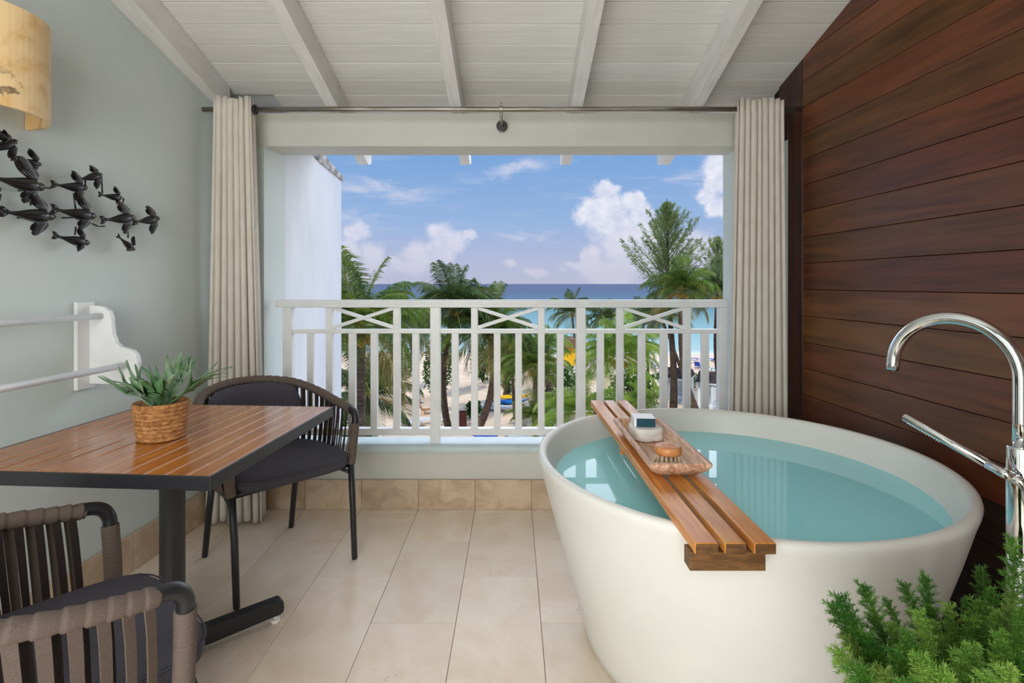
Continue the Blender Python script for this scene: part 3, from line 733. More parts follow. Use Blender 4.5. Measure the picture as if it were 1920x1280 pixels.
# ================================================================= POTTED STAGHORN FERN
pt = thing('potted_fern', 'small staghorn fern in a woven rope basket on the table', 'potted plant', (-1.077, 1.630, .7405))
def wv(r, z, a):
    row = z/.0125; return r*(1+.045*(abs(sin(pi*row))-.5)*(1+.35*sin(a*26+int(row)*2.1)))*(1+.02*sin(a*2+1))
pf = [(.040, 0), (.060, .001)]+[(.0625+.0125*(z/.112), z) for z in [.003+.109*i/64 for i in range(65)]]+[(.071, .114), (.068, .110), (.066, .09)]
obj('basket', MB().lathe(pf, 96, fn=wv), rope, pt, smooth=True)
obj('soil', MB().lathe([(0, .092), (.066, .088)], 24), soil, pt, recalc=False)
def stag(az_, lean, L, wid, fork, seed):
    q = random.Random(seed); mb = MB()
    d = Vector((cos(az_), sin(az_), 0)); side = Vector((-sin(az_), cos(az_), 0))
    def blade(p0, ang, sdir, L, w0, w1, w2, n=9, curl=.5):
        P = Vector(p0); out = [P.copy()]; a = ang
        for i in range(n):
            a -= curl/n; P = P+(d*cos(a)+Vector((0, 0, 1))*sin(a)+side*sdir)*(L/n)*(1/sqrt(1+sdir*sdir)); out.append(P.copy())
        nr = []; ws = []
        for i in range(n+1):
            t_ = i/n; nr.append(-d*sin(a)+Vector((0, 0, 1))*cos(a)+side*(.25*sin(i)))
            ws.append((w0*(1-t_)*(1-t_)+2*w1*t_*(1-t_)+w2*t_*t_))
        mb.ribbon(out, nr, ws, .0016); return out[-1], a
    tip, a = blade((d.x*.012, d.y*.012, .088), lean, 0, L*.48, .016, .026, wid, 8, .25)
    nf = fork
    for k in range(nf):
        s_ = (k-(nf-1)/2)/max(1, (nf-1)/2)*.55
        st = tip+side*s_*wid*.45-d*.006*abs(s_)
        e, a2 = blade(st, a+q.uniform(-.1, .35), s_+q.uniform(-.1, .1), L*.55*q.uniform(.65, 1), wid*.55, wid*.50, .003, 8, q.uniform(-.6, .9))
        if k % 2 == 0:
            blade(tip.lerp(e, .4), a2+.3, s_+.45*(1 if q.random() > .5 else -1), L*.28, wid*.32, wid*.22, .001, 6, .2)
    return mb
for i, (a_, l_, L_, w_, f_) in enumerate([(195, 46, .185, .040, 3), (178, 58, .165, .038, 3), (352, 44, .205, .036, 4), (8, 52, .20, .032, 4), (272, 66, .135, .060, 3), (292, 70, .145, .050, 3),
        (90, 68, .175, .040, 3), (60, 70, .17, .036, 3), (240, 60, .14, .044, 3), (130, 62, .165, .034, 3)]):
    obj('leaf', stag(radians(a_), radians(l_), L_*1.12, w_, f_, i), leafg, pt, smooth=True, recalc=False)

# ================================================================= FOXTAIL FERN (near right corner)
FX, FY = .80, .86
fp = thing('foxtail_fern', 'bushy green foxtail fern in the near right corner before the tub', 'potted plant', (FX, FY, 0))
obj('planter', MB().lathe([(0, 0), (.10, 0), (.11, .01), (.145, .42), (.148, .435), (.138, .436), (.132, .41), (0, .405)], 40), potm, fp, smooth=True)
obj('soil', MB().lathe([(0, .412), (.133, .408)], 24), soil, fp, recalc=False)
def plume_mesh(seed, mt, nb=84, dens=1.0):
    q = random.Random(seed); mb = MB(); L = 1.0
    mb.tube([(0, 0, 0), (0, 0, .5), (.01, 0, 1)], [.010, .007, .002], 5)
    for b in range(nb):
        s_ = .10+.88*(b/nb)**.92; a = b*2.39996+q.uniform(-.3, .3); rl = (.082*(1-s_)**.42+.010)*q.uniform(.75, 1.15)
        if s_ < .25: rl *= .8
        d = Vector((cos(a), sin(a), .75+.5*s_)).normalized(); p0 = Vector((0, 0, s_))
        p1 = p0+d*rl
        mb.tube([p0, p1], [.0026, .0012], 3, caps=False)
        for k in range(4):
            c = p0.lerp(p1, .2+.8*k/3)
            for j in range(13):
                th = q.uniform(0, 2*pi); z = q.uniform(-.25, 1); rr_ = sqrt(max(0, 1-z*z)) if abs(z) < 1 else 0
                nd = (Vector((cos(th)*rr_, sin(th)*rr_, z))+d*.55).normalized(); ln = q.uniform(.022, .038)*(1-.35*s_)
                sd_ = nd.cross(Vector((q.random()-.5, q.random()-.5, q.random()-.5))).normalized()*.0014
                m_ = c+nd*ln*.5; mb.add([c, m_+sd_, c+nd*ln, m_-sd_], [(0, 1, 2, 3)])
    return mb.mesh('plume', mt)
plm = [plume_mesh(1, fernm), plume_mesh(2, fernm), plume_mesh(3, fernd), plume_mesh(4, fernd)]
def plume(tip, base, k, wd=1.0):
    b_ = Vector(base); tp = Vector(tip); d = tp-b_; o = obj('plume', plm[k], None, fp); o.location = b_-Vector((FX, FY, 0))
    o.rotation_mode = 'QUATERNION'; o.rotation_quaternion = d.to_track_quat('Z', 'X'); L = d.length; o.scale = (L*wd, L*wd, L)
qq = random.Random(5)
tips = [(1556, 1127, .87, 0), (1571, 1112, .85, 0), (1616, 1091, .90, 1), (1692, 1089, .92, 0), (1735, 1074, .92, 1), (1899, 1004, .93, 0), (1840, 1060, .95, 1),
        (1777, 1127, .85, 2), (1897, 1108, .84, 2), (1565, 1217, .78, 3), (1697, 1178, .80, 3), (1625, 1185, .82, 0), (1720, 1140, .80, 2), (1822, 1155, .80, 0),
        (1860, 1100, .90, 1), (1825, 1205, .74, 3), (1800, 1216, .74, 2), (1675, 1212, .76, 0), (1600, 1250, .74, 1), (1650, 1255, .72, 3), (1725, 1225, .70, 3), (1875, 1180, .75, 2),
        (1915, 1140, .78, 0), (1915, 1225, .72, 1), (1760, 1255, .68, 3), (1850, 1262, .68, 3), (1700, 1275, .68, 1), (1630, 1150, .93, 1), (1780, 1175, .95, 0), (1930, 1060, .90, 0), (1890, 1250, .66, 3),
        (1585, 1150, .90, 1), (1660, 1120, .97, 0), (1810, 1120, .92, 1), (1600, 1180, .9, 0), (1740, 1130, .9, 1),
        (1640, 1210, .84, 1), (1690, 1235, .86, 0), (1755, 1190, .84, 2), (1790, 1250, .8, 0), (1835, 1120, .82, 1), (1868, 1140, .86, 3), (1905, 1190, .8, 1), (1610, 1275, .8, 2), (1665, 1165, .86, 2), (1715, 1200, .88, 1), (1800, 1180, .86, 1), (1745, 1160, .86, 3), (1880, 1215, .8, 2), (1580, 1190, .84, 2), (1770, 1225, .8, 1), (1840, 1230, .8, 0), (1680, 1260, .8, 0), (1735, 1270, .76, 2)]
for (a, b_, Y, k) in tips:
    tp = at(a, b_, Y); an = atan2(tp.y-FY, tp.x-FX); rr_ = .07*qq.random()
    plume(tp, (FX+cos(an)*rr_+(tp.x-FX)*.25, FY+sin(an)*rr_+(tp.y-FY)*.2, .40), k, qq.uniform(1.1, 1.4))

# ================================================================= WALL SCONCE
SY = 1.625
ux = Vector((.0732, 1, 0)).normalized(); un = Vector((ux.y, -ux.x, 0))
sco = thing('wall_sconce', 'half round veined alabaster wall sconce on the mint wall', 'wall lamp', (XL(SY), SY, 1.733))
mb = MB(); n = 32
for r_, side in ((.19, 0), (.178, 1)):
    for z in (0, .08, .16, .24, .305):
        for i in range(n+1):
            a = pi*i/n; p = un*(sin(a)*r_*1.02)+ux*(-cos(a)*r_*.97); mb.v.append((p.x+un.x*.002, p.y+un.y*.002, z))
M_ = (n+1)*5
for side in (0, 1):
    for j in range(4):
        for i in range(n): a = side*M_+j*(n+1)+i; mb.f.append((a, a+1, a+n+2, a+n+1) if side == 0 else (a+n+1, a+n+2, a+1, a))
for j in (0, 4):
    for i in range(n): a = j*(n+1)+i; mb.f.append((a, a+M_, a+M_+1, a+1) if j == 0 else (a+1, a+M_+1, a+M_, a))
for i in (0, n):
    for j in range(4): a = j*(n+1)+i; b_ = a+n+1; mb.f.append((a, b_, b_+M_, a+M_))
obj('shade', mb, ala, sco, smooth=False, bevel=0)
bpk = un*.012
mb = MB(); mb.v = []
def wallbox(mb, y0, y1, z0, z1, d0, d1):
    """box on the left wall between depth d0..d1 from the wall, world coordinates"""
    c = []
    for yy in (y0, y1):
        for zz_ in (z0, z1):
            for dd in (d0, d1): c.append(Vector((XL(yy), yy, zz_))+un*dd)
    mb.add(c, [(0, 1, 3, 2), (4, 6, 7, 5), (0, 4, 5, 1), (2, 3, 7, 6), (0, 2, 6, 4), (1, 5, 7, 3)]); return mb
def shift(mb, off):
    mb.v = [(a-off[0], b-off[1], c-off[2]) for a, b, c in mb.v]; return mb
obj('back_plate', shift(wallbox(MB(), SY-.05, SY+.05, 1.80, 1.97, .001, .02), (XL(SY), SY, 1.733)), brushed, sco)
bulb = MB().lathe([(.012, -.05), (.014, -.02), (.028, .02), (.030, .04), (.022, .062), (0, .07)], 20, c=(un.x*.07, un.y*.07, .15)); bulb.tube([(un.x*.018, un.y*.018, .12), (un.x*.07, un.y*.07, .10)], .008, 8)
obj('bulb', bulb, globe, sco, smooth=True)

# ================================================================= BIRD SCULPTURE
bsy = 1.95; off0 = Vector((XL(bsy), bsy, 1.55))
bs = thing('bird_wall_sculpture', 'black metal flock of small birds mounted on the mint wall', 'wall art', off0)
def wp(px_, py_, d=.05):
    k = XL(0)+un.x*d; s_ = .0732      # X = k' + s*(Y - un.y*d)
    Y = (k-s_*un.y*d)*F/((px_-PX)-s_*F); X = (px_-PX)/F*Y
    return Vector((X, Y, EYE-(py_-PY)/F*Y))
def bird(tail, beak, wu=1., wd=1., up=True, down=True, dep=.05, fat=1.):
    A = wp(*tail, dep); B = wp(*beak, dep+.008); ax = (B-A); L = ax.length; ax.normalize(); nrm = un-ax*un.dot(ax); nrm.normalize(); upv = nrm.cross(ax); upv = upv if upv.z > 0 else -upv
    prof = [(0, .016), (.08, .022), (.16, .022), (.26, .032), (.4, .060), (.54, .085), (.66, .094), (.75, .086), (.79, .066), (.83, .056), (.87, .058), (.905, .048), (.93, .026), (.955, .015), (1.0, .002)]
    mb = MB(); pts = [A+ax*(L*t)+upv*(.02*L*sin(pi*t)*-1) for t, _ in prof]
    mb.tube([p-off0 for p in pts], [r*L*fat*1.42 for _, r in prof], 14, up=upv)
    # forked tail
    for s_ in (-1, 1):
        t0 = A+ax*L*.12-off0; t1 = A-ax*L*.05+upv*s_*L*.085-off0
        mb.tube([t0, t0.lerp(t1, .6), t1], [L*.034, L*.052, L*.018], 8, flat=.45, up=nrm)
    b_ = obj('bird', mb, birdm, bs, smooth=True)
    for s_, on, sz in ((1, up, wu), (-1, down, wd)):
        if not on: continue
        root = A+ax*L*.76+upv*s_*L*.11+nrm*.006; wl = L*.47*sz; mb = MB()
        back = (-ax*.80+upv*s_*.40+nrm*.12).normalized()
        n = 12; rows = []
        across = (upv*s_+ax*.35).normalized()
        for i in range(n+1):
            t = i/n; c = root+back*wl*t-ax*L*.06*sin(pi*t)+upv*s_*L*.05*sin(pi*t*.9); wdt = L*.120*sz*(sin(pi*min(1, .20+t*.76)))**.6
            rows.append([c+across*wdt*(q/7)*(1.25 if q > 0 else .8)+nrm*(.007*(1-(q/7)**2)*sz+.0026*(q % 2)*min(1, t*1.6)+.006*t*t) for q in range(-7, 8)])
        for rw in rows: mb.v += [tuple(p-off0) for p in rw]
        for i in range(n):
            for j in range(14): a = i*15+j; mb.f.append((a, a+1, a+16, a+15))
        w_ = obj('wing', mb, birdm, b_, smooth=False, recalc=False); md = w_.modifiers.new('s', 'SOLIDIFY'); md.thickness = .0035; md.offset = 0
BI = [((-30, 285), (34, 262), 1, .9), ((22, 296), (80, 309), 1, .7), ((-22, 330), (88, 352), 1.1, .8), ((2, 396), (106, 406), .9, .9), ((98, 345), (166, 352), .9, .8),
      ((99, 391), (182, 406), .9, .8), ((101, 441), (170, 456), .7, .55), ((143, 337), (193, 326), .8, .9), ((186, 364), (231, 371), .8, .5), ((191, 412), (254, 406), 1, .9),
      ((250, 416), (300, 408), 1, 1), ((221, 442), (254, 470), .8, .7), ((-55, 372), (4, 352), 1, 1), ((-20, 250), (20, 262), .8, .8)]
for t_, b_, wu, wd in BI: bird(t_, b_, wu, wd, dep=.05+R.uniform(-.008, .008))
lk = MB()
for a, b_ in (((86, 352), (102, 347)), ((104, 408), (100, 398)), ((172, 419), (196, 424)), ((160, 350), (160, 336)), ((232, 372), (226, 392)), ((250, 412), (258, 420)), ((55, 370), (58, 385)), ((142, 425), (140, 440)), ((138, 362), (142, 392)), ((60, 318), (48, 338)), ((240, 425), (240, 446)), ((190, 330), (192, 362))):
    A = wp(*a, .045); B = wp(*b_, .045); m_ = A.lerp(B, .5)+un*.0+Vector((0, 0, -.006)); lk.tube([A-off0, m_-off0, B-off0], .0028, 6)
for a in ((60, 357), (140, 408), (225, 410), (58, 408)):
    A = wp(*a, .05); lk.tube([A-off0, A-un*.049-off0], .003, 6)
obj('link_rod', lk, birdm, bs, smooth=True)

# ================================================================= TOWEL RACK
rk0 = Vector((XL(2.04), 2.04, .83))
rk = thing('towel_rack', 'white wooden wall rack with two round rails on the mint wall', 'towel rack', rk0)
def rackprof():
    p = [(.0, 0), (.196, 0), (.2, .012), (.2, .085), (.194, .112), (.178, .130), (.155, .137), (.130, .143), (.110, .160), (.098, .190), (.094, .225), (.092, .255), (.082, .28), (.062, .295), (.035, .300), (0, .300)]
    return p
pp = rackprof(); sm2 = []
for i, p in enumerate(pp): sm2.append(p)
for yy in (2.055, .95):
    base = Vector((XL(yy), yy, .83))-rk0
    mb = MB().prism(sm2, lambda a, b: base+un*(a+.010)+Vector((0, 0, b)), lambda a, b: base+un*(a+.010)-ux*.022+Vector((0, 0, b)))
    obj('end_bracket', mb, white, rk, bevel=.004, seg=3)
    obj('wall_cleat', shift(wallbox(MB(), yy-.075, yy+.004, .815, 1.145, .001, .016), rk0), white, rk, bevel=.002)
for d_, z_ in ((.052, 1.090-.83), (.155, .905-.83)):
    A = Vector((XL(2.04), 2.04, .83))+un*(d_+.01)+Vector((0, 0, z_))-rk0; B = Vector((XL(.94), .94, .83))+un*(d_+.01)+Vector((0, 0, z_))-rk0
    obj('rail', MB().tube([A, B], .0118, 20), white, rk, smooth=True)

# ================================================================= OUTDOORS
G = -8.8
bch = MB(); nx, ny = 60, 40
for j in range(ny+1):
    for i in range(nx+1):
        X = -140+280*i/nx; Y = 6+76*j/ny; X *= (.3+.7*j/ny)
        z = G+.25*mnoise.noise(Vector((X*.08, Y*.08, 0)))-(max(0, Y-70)*.05)
        bch.v.append((X, Y, z))
for j in range(ny):
    for i in range(nx): a = j*(nx+1)+i; bch.f.append((a, a+1, a+nx+2, a+nx+1))
struct('beach', bch, sandm, smooth=True, recalc=False)
sea = struct('sea', MB().add([(-30000, 60, -9.25), (30000, 60, -9.25), (30000, 42000, -9.25), (-30000, 42000, -9.25)], [(0, 1, 2, 3)]), sm, recalc=False)
def gz(px_, py_, z=G): Y = F*(EYE-z)/(py_-PY); return Vector(((px_-PX)/F*Y, Y, z))
def gx(px_, Y, z=G): return Vector(((px_-PX)/F*Y, Y, z))

# palm frond meshes, unit length; el = launch elevation
def frond_mesh(el, droop, seed, mt, nl=72):
    q = random.Random(seed); P = Vector((0, 0, 0)); pts = [P.copy()]; a = el; n = 14; dirs = []
    for i in range(n):
        a -= droop/n*(.4+1.2*i/n); d = Vector((cos(a), 0, sin(a))); P = P+d/n; pts.append(P.copy()); dirs.append(d)
    dirs.append(dirs[-1]); mb = MB(); mb.tube(pts, [.010-.008*i/n for i in range(n+1)], 4, caps=False); nr_ = len(mb.f)
    for k in range(nl):
        t = .12+.87*k/nl; f = t*n; i = min(int(f), n-1); c = pts[i].lerp(pts[i+1], f-i); d = dirs[i]
        up = Vector((0, 1, 0)).cross(d)*-1
        ln = .36*(sin(pi*min(1, .14+t*.80)))**.6*q.uniform(.85, 1.1)+.04
        for s_ in (-1, 1):
            if q.random() < .05: continue
            fw_ = .55+.5*t; o = (Vector((0, s_, 0))+d*fw_+up*q.uniform(.0, .35)).normalized()
            m1 = c+o*ln*.5+Vector((0, 0, -.08*ln)); m2 = c+o*ln*.95+Vector((0, 0, -.42*ln-.08*q.random()))
            w_ = (d*.7+up*.35)*.0085
            mb.add([c-w_*.5, c+w_*.5, m1+w_, m1-w_, m2], [(0, 1, 2, 3), (3, 2, 4)])
    me = mb.mesh('frond', [mt, rach]);
    for i, p in enumerate(me.polygons): p.material_index = 1 if i < nr_ else 0
    return me
FR = {}
for nm, m_ in (('n', frond), ('b', frondb), ('d', frondd)):
    FR[nm] = [frond_mesh(radians(82), .5, 1, m_), frond_mesh(radians(60), 1.1, 2, m_), frond_mesh(radians(38), 1.3, 3, m_), frond_mesh(radians(12), 1.2, 4, m_), frond_mesh(radians(-20), .9, 5, m_ if nm != 'n' else frondy), frond_mesh(radians(48), 1.6, 6, m_)]
def palm(label, cp, Y, base_px, RL, nf=20, kind='n', bend=.0, tr_=.16, seed=1, Yb=None, low=True, nuts=True, gb=None):
    q = random.Random(seed); C = at(cp[0], cp[1], Y); B = gx(base_px, Yb or Y); B.z = G if gb is None else gb
    t = thing('coconut_palm', label, 'palm tree', B, 0, 'coconut palms on the beach')
    c = C-B; side = Vector((1, 0, 0))*bend
    pts = [Vector((0, 0, 0))+c*f+side*sin(pi*f)*(1-.3*f) for f in [i/14 for i in range(15)]]
    pts[-1] = c
    n = len(pts)*3; pp = [samp(pts, i/(n-1)) for i in range(n)]
    obj('trunk', MB().tube(pp, [tr_*(1.25-.55*(i/(n-1)))*(1+.05*(i % 2)) for i in range(n)], 9), bark if kind != 'd' else barkd, t, smooth=True)
    nf = int(nf*1.35)
    for k in range(nf):
        u = k/nf; el_ = u*(5 if low else 4.2)
        idx = 0 if u < .10 else 1 if u < .30 else 5 if u < .45 else 2 if u < .65 else 3 if (u < .85 or not low) else 4
        o = obj('frond', FR[kind][idx], None, t); o.location = c+Vector((0, 0, .02*RL))
        s_ = RL*q.uniform(.85, 1.12); o.scale = (s_, s_*q.uniform(.9, 1.1), s_); o.rotation_euler = (q.uniform(-.35, .35), q.uniform(-.12, .12), k*2.39996+q.uniform(-.25, .25)+seed)
    if nuts:
        mb = MB()
        for k in range(6):
            a = k*1.05+seed; mb.lathe([(0, -.14), (.09, -.08), (.12, 0), (.09, .09), (0, .14)], 8, c=c+Vector((cos(a)*.24, sin(a)*.24, -.22-.1*(k % 2))))
        obj('coconut_cluster', mb, nut, t, smooth=True)
palm('nearest coconut palm, filling the leftmost gaps beside the white outer wall', (676, 615), 13, 668, 1.9, 26, 'n', 0, .16, 4)
palm('tall dark-crowned coconut palm left of centre, whose spiky top rises above the handrail', (852, 578), 30, 842, 2.5, 30, 'd', -.6, .20, 2, Yb=36)
palm('coconut palm just right of the leaning trunk near the railing centre', (918, 622), 31, 894, 2.9, 26, 'n', .7, .22, 5, Yb=36)
palm('coconut palm behind the gap left of the first full railing post', (765, 618), 36, 775, 2.8, 24, 'n', .5, .16, 8)
palm('small far coconut palm with its crown right under the handrail centre', (1072, 588), 62, 1078, 2.9, 18, 'd', .2, .13, 6)
palm('small far coconut palm just right of the second railing post', (1136, 600), 60, 1140, 2.6, 18, 'd', -.2, .13, 7)
palm('mid-height coconut palm with orange nuts at the railing centre', (1003, 690), 29, 1004, 2.1, 22, 'n', 0, .15, 9)
palm('coconut palm in front of the yellow hut', (1028, 650), 33, 1026, 1.5, 20, 'b', 0, .13, 10)
palm('bright green coconut palm above the far end of the bath board', (1160, 668), 20, 1165, 1.7, 26, 'b', 0, .14, 3)
palm('coconut palm in front of the feathery tree, its crown above the handrail', (1278, 545), 31, 1318, 2.2, 28, 'n', -.8, .18, 11, Yb=38)
palm('coconut palm half hidden by the right curtain', (1345, 550), 34, 1366, 2.4, 18, 'd', -.6, .13, 12, Yb=40)
palm('drooping dark coconut palm below the handrail on the right', (1240, 595), 40, 1298, 2.4, 16, 'd', .3, .12, 13)
palm('coconut palm behind the right-hand crossed brace', (1205, 600), 52, 1215, 2.6, 16, 'd', .2, .12, 14)
palm('short bright young palm under the second railing post', (1085, 775), 21, 1085, 1.8, 16, 'b', 0, .10, 15, low=False, nuts=False)
palm('short young palm standing left of the second railing post on the sand', (1000, 785), 28, 1000, 1.5, 16, 'n', 0, .09, 16, low=False, nuts=False)
palm('low bright palm right of the bath board end', (1208, 752), 24, 1208, 1.1, 18, 'b', 0, .11, 17, nuts=False)
palm('slender coconut palm behind the white lamp globe', (958, 668), 39.5, 966, 2.4, 20, 'n', 0, .12, 18)
palm('low palm at the foot of the nearest palm on the left', (690, 742), 19, 690, 1.9, 20, 'd', 0, .12, 19, nuts=False)

# feathery casuarina
def needle_tree(name, label, cat, cp, Y, base_px, H_, W_, seed, mt, nb=70, per=80, group=None):
    q = random.Random(seed); B = gx(base_px, Y); t = thing(name, label, cat, B, 0, group); top = at(cp[0], cp[1], Y)-B
    tr0 = Vector((0, 0, 0)); pts = [tr0.lerp(top, i/8)+Vector((.25*sin(i*.9), .2*sin(i), 0))*(1-i/8) for i in range(9)]
    obj('trunk', MB().tube(pts, [.32*(1-.93*i/8) for i in range(9)], 8), barkd, t, smooth=True)
    br_ = MB(); lf = MB(); h0 = top.z-H_
    for b in range(nb):
        u = (b+.5)/nb; z = h0+H_*u*.93; p0 = samp(pts, max(0, min(1, z/top.z))); a = b*2.39996+q.uniform(-.4, .4)
        L = W_*(1-u)**.95*q.uniform(.45, 1.25)+.18
        d = Vector((cos(a), sin(a), .75+.7*u)); d.normalize(); pl = []
        for i in range(7):
            s_ = i/6; pl.append(p0+d*L*s_+Vector((0, 0, L*.16*s_*s_)))
        br_.tube(pl, [.05*(1-s/6.6)*(1-u*.6) for s in range(7)], 4, caps=False)
        for k in range(int(per*(.5+.5*(1-u)))):
            s_ = q.uniform(.12, 1.03)**.8; c = samp(pl, min(1, s_)); wd = .20*L*(1.1-s_)*.6+.10
            o = Vector((q.gauss(0, 1), q.gauss(0, 1), q.gauss(0, .7)))*wd*.55; c = c+o
            for r_ in range(3):
                dd = (d*1.1+Vector((q.gauss(0, .5), q.gauss(0, .5), q.gauss(.1, .45)))).normalized(); ln = q.uniform(.16, .34); sd_ = dd.cross(Vector((q.random()-.5, 1, q.random()-.5))).normalized()*.016
                lf.add([c-sd_, c+sd_, c+dd*ln+Vector((0, 0, -.04))], [(0, 1, 2)])
    obj('branches', br_, barkd, t); tag(obj('foliage', lf, mt, t, recalc=False), kind='stuff')
    return t
needle_tree('casuarina_tree', 'tall feathery casuarina tree rising above the handrail on the right', 'tree', (1250, 372), 40, 1262, 7.6, 4.6, 1, casm, 76, 130, 'feathery casuarina trees')
needle_tree('casuarina_tree', 'lower feathery tree peeking out beside the right curtain', 'tree', (1345, 440), 52, 1345, 6.6, 4.4, 2, casm, 48, 110, 'feathery casuarina trees')
needle_tree('young_casuarina', 'young yellow-green feathery tree seen below the lamp globe', 'tree', (946, 632), 47, 948, 5.2, 1.5, 3, shrubm, 40, 70)

# leafy shrubs
def shrub(label, px_, py_, Y, r, h, seed, mt=shrubm, n=900):
    q = random.Random(seed); B = gx(px_, Y); t = thing('beach_shrub', label, 'shrub', B, 0, 'leafy shrubs on the sand'); lf = MB(); st = MB()
    for k in range(7):
        a = k*.9+seed; st.tube([(0, 0, 0), (cos(a)*r*.3, sin(a)*r*.3, h*.4), (cos(a)*r*.6, sin(a)*r*.6, h*.75)], [.05, .035, .015], 5)
    for k in range(n):
        v_ = Vector((q.gauss(0, 1), q.gauss(0, 1), q.gauss(0, 1))).normalized()*(q.random()**.4); bump_ = 1+.35*mnoise.noise(v_*2.4+Vector((seed, 0, 0)))
        c = Vector((v_.x*r*bump_, v_.y*r*bump_, h*.55+v_.z*h*.5*bump_)); d = (v_+Vector((q.gauss(0, .5), q.gauss(0, .5), q.gauss(.2, .5)))).normalized(); s_ = d.cross(Vector((q.random(), q.random(), q.random()))).normalized()
        l = q.uniform(.2, .36); lf.add([c, c+d*l*.5+s_*l*.28, c+d*l, c+d*l*.5-s_*l*.28], [(0, 1, 2, 3)])
    obj('stems', st, barkd, t); tag(obj('foliage', lf, mt, t, recalc=False), kind='stuff')
shrub('dark leafy shrub at the bottom of the leftmost gap between balusters', 650, 0, 26, 1.3, 4.2, 1, n=2600)
shrub('tall leafy shrub behind the tall palm trunk left of centre', 822, 0, 47, 1.3, 5.2, 2, n=2200)
shrub('small round shrub right of the dark red waste bin', 888, 0, 40, .50, 1.1, 3, n=700)
shrub('wide shrub in front of the yellow hut', 1045, 0, 44, 1.8, 3.2, 4, n=1800)
shrub('low shrub under the palms left of the white cabins', 1272, 0, 52, 2.2, 1.4, 5, n=1300)
shrub('dense shrub behind the bright palm on the right', 1185, 0, 40, 1.7, 3.6, 6, n=2000)
shrub('shrub between the leaning trunk and the kayaks', 905, 0, 54, 1.2, 3.6, 7, n=1500)
shrub('leafy shrub behind the gap left of the first full railing post', 745, 0, 50, 1.6, 4.2, 8, n=1800)

# cabins
def cabin(label, px_, py_, wpx, hpx):
    B = gz(px_, py_); sc_ = B.y/F; W = wpx*sc_; Hh = hpx*sc_; D = 2.6
    t = thing('beach_cabin', label, 'cabin', B, radians(-30), 'white beach cabins')
    obj('wall', MB().box((0, D/2, Hh*.42+.12), (W, D, Hh*.84)), cabw, t)
    obj('deck', MB().box((0, D/2-.2, .09), (W*1.06, D+.5, .14)), cabw, t, bevel=.02)
    for i in range(3):
        x = -W/2+W*(.09+.41*i); obj('post', MB().box((x, -.04, Hh*.45), (W*.05, .08, Hh*.8)), cabw, t)
    tag(obj('doorway', MB().box((-W*.2, -.012, Hh*.48), (W*.3, .05, Hh*.62)), cabg, t), 'grey louvred doorway')
    tag(obj('shutter', MB().box((W*.23, -.012, Hh*.5), (W*.26, .05, Hh*.5)), cabg, t), 'grey shutter')
    obj('fascia', MB().box((0, D/2-.05, Hh*.87), (W*1.1, D+.36, .16)), cabw, t)
    r_ = MB().prism([(-.28, Hh*.9), (D+.2, Hh*.9), (D*.5, Hh*1.2)], lambda a, b: (-W*.56, a, b), lambda a, b: (W*.56, a, b)); obj('roof', r_, roofd, t)
cabin('white beach cabin with dark roof, left of the two', 1264, 753, 48, 50)
cabin('white beach cabin with dark roof, next to the right curtain', 1336, 766, 54, 54)
B = gz(1075, 715); hy = thing('yellow_hut', 'yellow and white beach hut with thatched roof behind the palms', 'hut', B); s_ = B.y/F
obj('lower_wall', MB().box((0, 1.2, 15*s_), (40*s_, 2.4, 30*s_)), cabw, hy); obj('upper_wall', MB().box((0, 1.2, 47*s_), (40*s_, 2.5, 34*s_)), yel, hy)
tag(obj('window_opening', MB().box((12*s_, -.06, 47*s_), (8*s_, .06, 18*s_)), cabw, hy), 'pale window opening')
rf = MB().prism([(-25*s_, 63*s_), (25*s_, 63*s_), (4*s_, 80*s_), (-6*s_, 80*s_)], lambda a, b: (a, -.5, b), lambda a, b: (a, 2.8, b)); obj('roof', rf, thatch, hy)
# lamp post
B = gx(961, 45); lp = thing('lamp_post', 'lamp post with a white globe in front of the sea', 'lamp post', B); top = EYE-(637-PY)/F*45-B.z
obj('pole', MB().tube([(0, 0, 0), (0, 0, top-.2)], .05, 8), dsteel, lp); obj('globe', MB().lathe([(0, top-.22), (.13, top-.16), (.2, top), (.14, top+.15), (0, top+.2)], 14), globe, lp, smooth=True)
# bin
B = gz(868, 801); bn = thing('waste_bin', 'dark red wooden waste bin on the sand', 'bin', B, radians(20)); hb = 33*B.y/F; wb = 14*B.y/F
obj('box', MB().box((0, .2, hb*.45), (wb, .5, hb*.9)), binm, bn, bevel=.01); obj('lid', MB().box((0, .2, hb*.95), (wb*1.12, .58, .07)), binm, bn, bevel=.01)
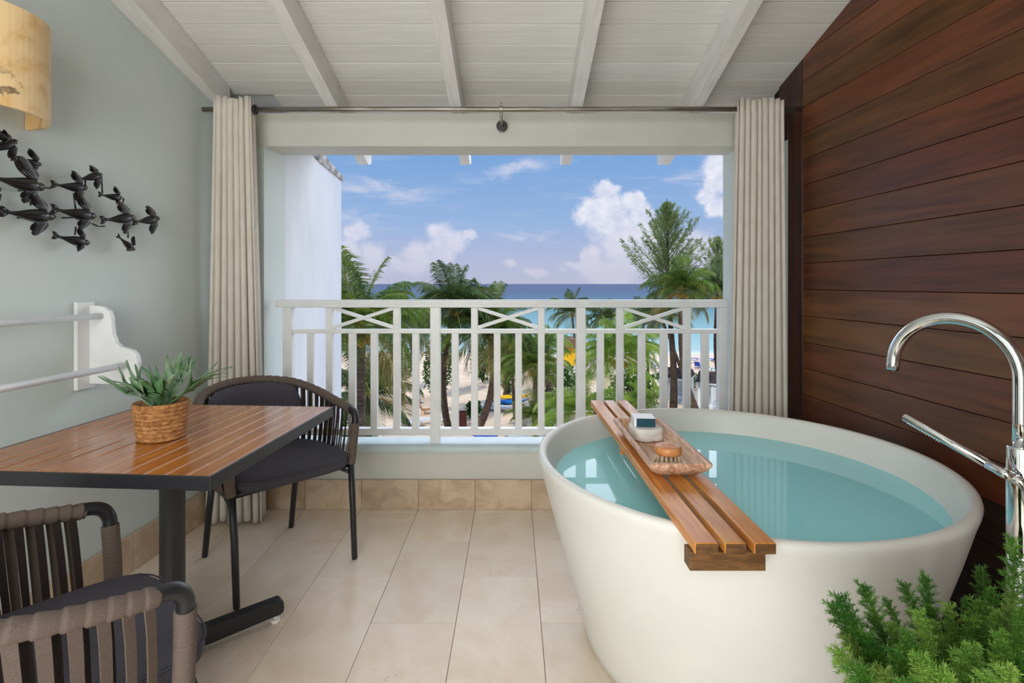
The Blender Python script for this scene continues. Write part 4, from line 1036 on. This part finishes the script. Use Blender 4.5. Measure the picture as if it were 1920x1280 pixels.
# kayaks
def kayak(label, px_, py_, L, m_, rz):
    t = thing('kayak', label, 'kayak', gz(px_, py_), rz, 'kayaks lying on the sand'); mb = MB()
    pts = [(L*(i/12-.5), 0, .20+.22*(abs(i/12-.5)*2)**3) for i in range(13)]
    mb.tube(pts, [.04+.36*sin(pi*i/12)**.6 for i in range(13)], 14, flat=.5); obj('hull', mb, m_, t, smooth=True)
    obj('cockpit', MB().lathe([(.22, .385), (.25, .40), (.20, .41), (.12, .33), (0, .32)], 18), dsteel, t)
kayak('white kayak with blue markings, lowest of the boats', 928, 768, 3.7, kwh, radians(-10))
kayak('blue kayak behind the white one', 955, 757, 3.4, kbl, radians(6))
kayak('yellow and red kayak furthest back in the row', 960, 748, 3.4, kye, radians(12))
# loungers
def lounger(label, px_, py_, m_, rz, back=35, grp='sun loungers on the beach'):
    t = thing('sun_lounger', label, 'sun lounger', gz(px_, py_), rz, grp)
    obj('bed', MB().box((.25, 0, .32), (1.35, .62, .05)), m_, t, bevel=.01)
    a = radians(back); obj('backrest', MB().box((-.42-.35*cos(a)*.9, 0, .33+.35*sin(a)), (.72, .62, .05), Matrix.Rotation(a, 3, 'Y')), m_, t, bevel=.01)
    for x in (-.35, .85):
        for y_ in (-.27, .27): obj('leg', MB().box((x, y_, .15), (.05, .05, .30)), m_, t)
lounger('pale grey lounger, left of the pair near the bottom rail', 766, 798, lgrey, radians(-20), 15)
lounger('pale grey lounger, right of the pair near the bottom rail', 806, 793, lgrey, radians(200), 15)
lounger('tan lounger right of the pair of grey ones', 801, 775, tan, radians(30), 60)
lounger('tan lounger at the leftmost palm', 650, 762, tan, radians(10), 45)
lounger('tan lounger behind the gap left of the post', 768, 757, tan, radians(0), 30)
lounger('rust coloured lounger beside the first baluster gap', 735, 760, tan, radians(40), 40)
lounger('turquoise lounger under the left palms', 742, 735, tealc, radians(15), 50)
lounger('blue lounger peeking out below the bottom rail, centre', 905, 826, blu, radians(15), 25)
for i, (a, b_, m_, r_, k_) in enumerate([(1231, 690, blu, 20, 'blue lounger left of the cabins'), (1297, 676, blu, 10, 'blue lounger furthest back under the right palms'), (1309, 690, blu, 60, 'blue lounger just above the cabin roofs'),
        (1338, 678, blu, 100, 'upright blue lounger beside the right curtain'), (1285, 682, lgrey, 0, 'white lounger among the blue ones'), (1340, 696, tealc, -10, 'turquoise lounger above the right cabin')]):
    lounger(k_, a, b_, m_, radians(r_), 50)
lounger('white lounger peeking out below the bottom rail beside the tub', 965, 824, lgrey, radians(-5), 25)
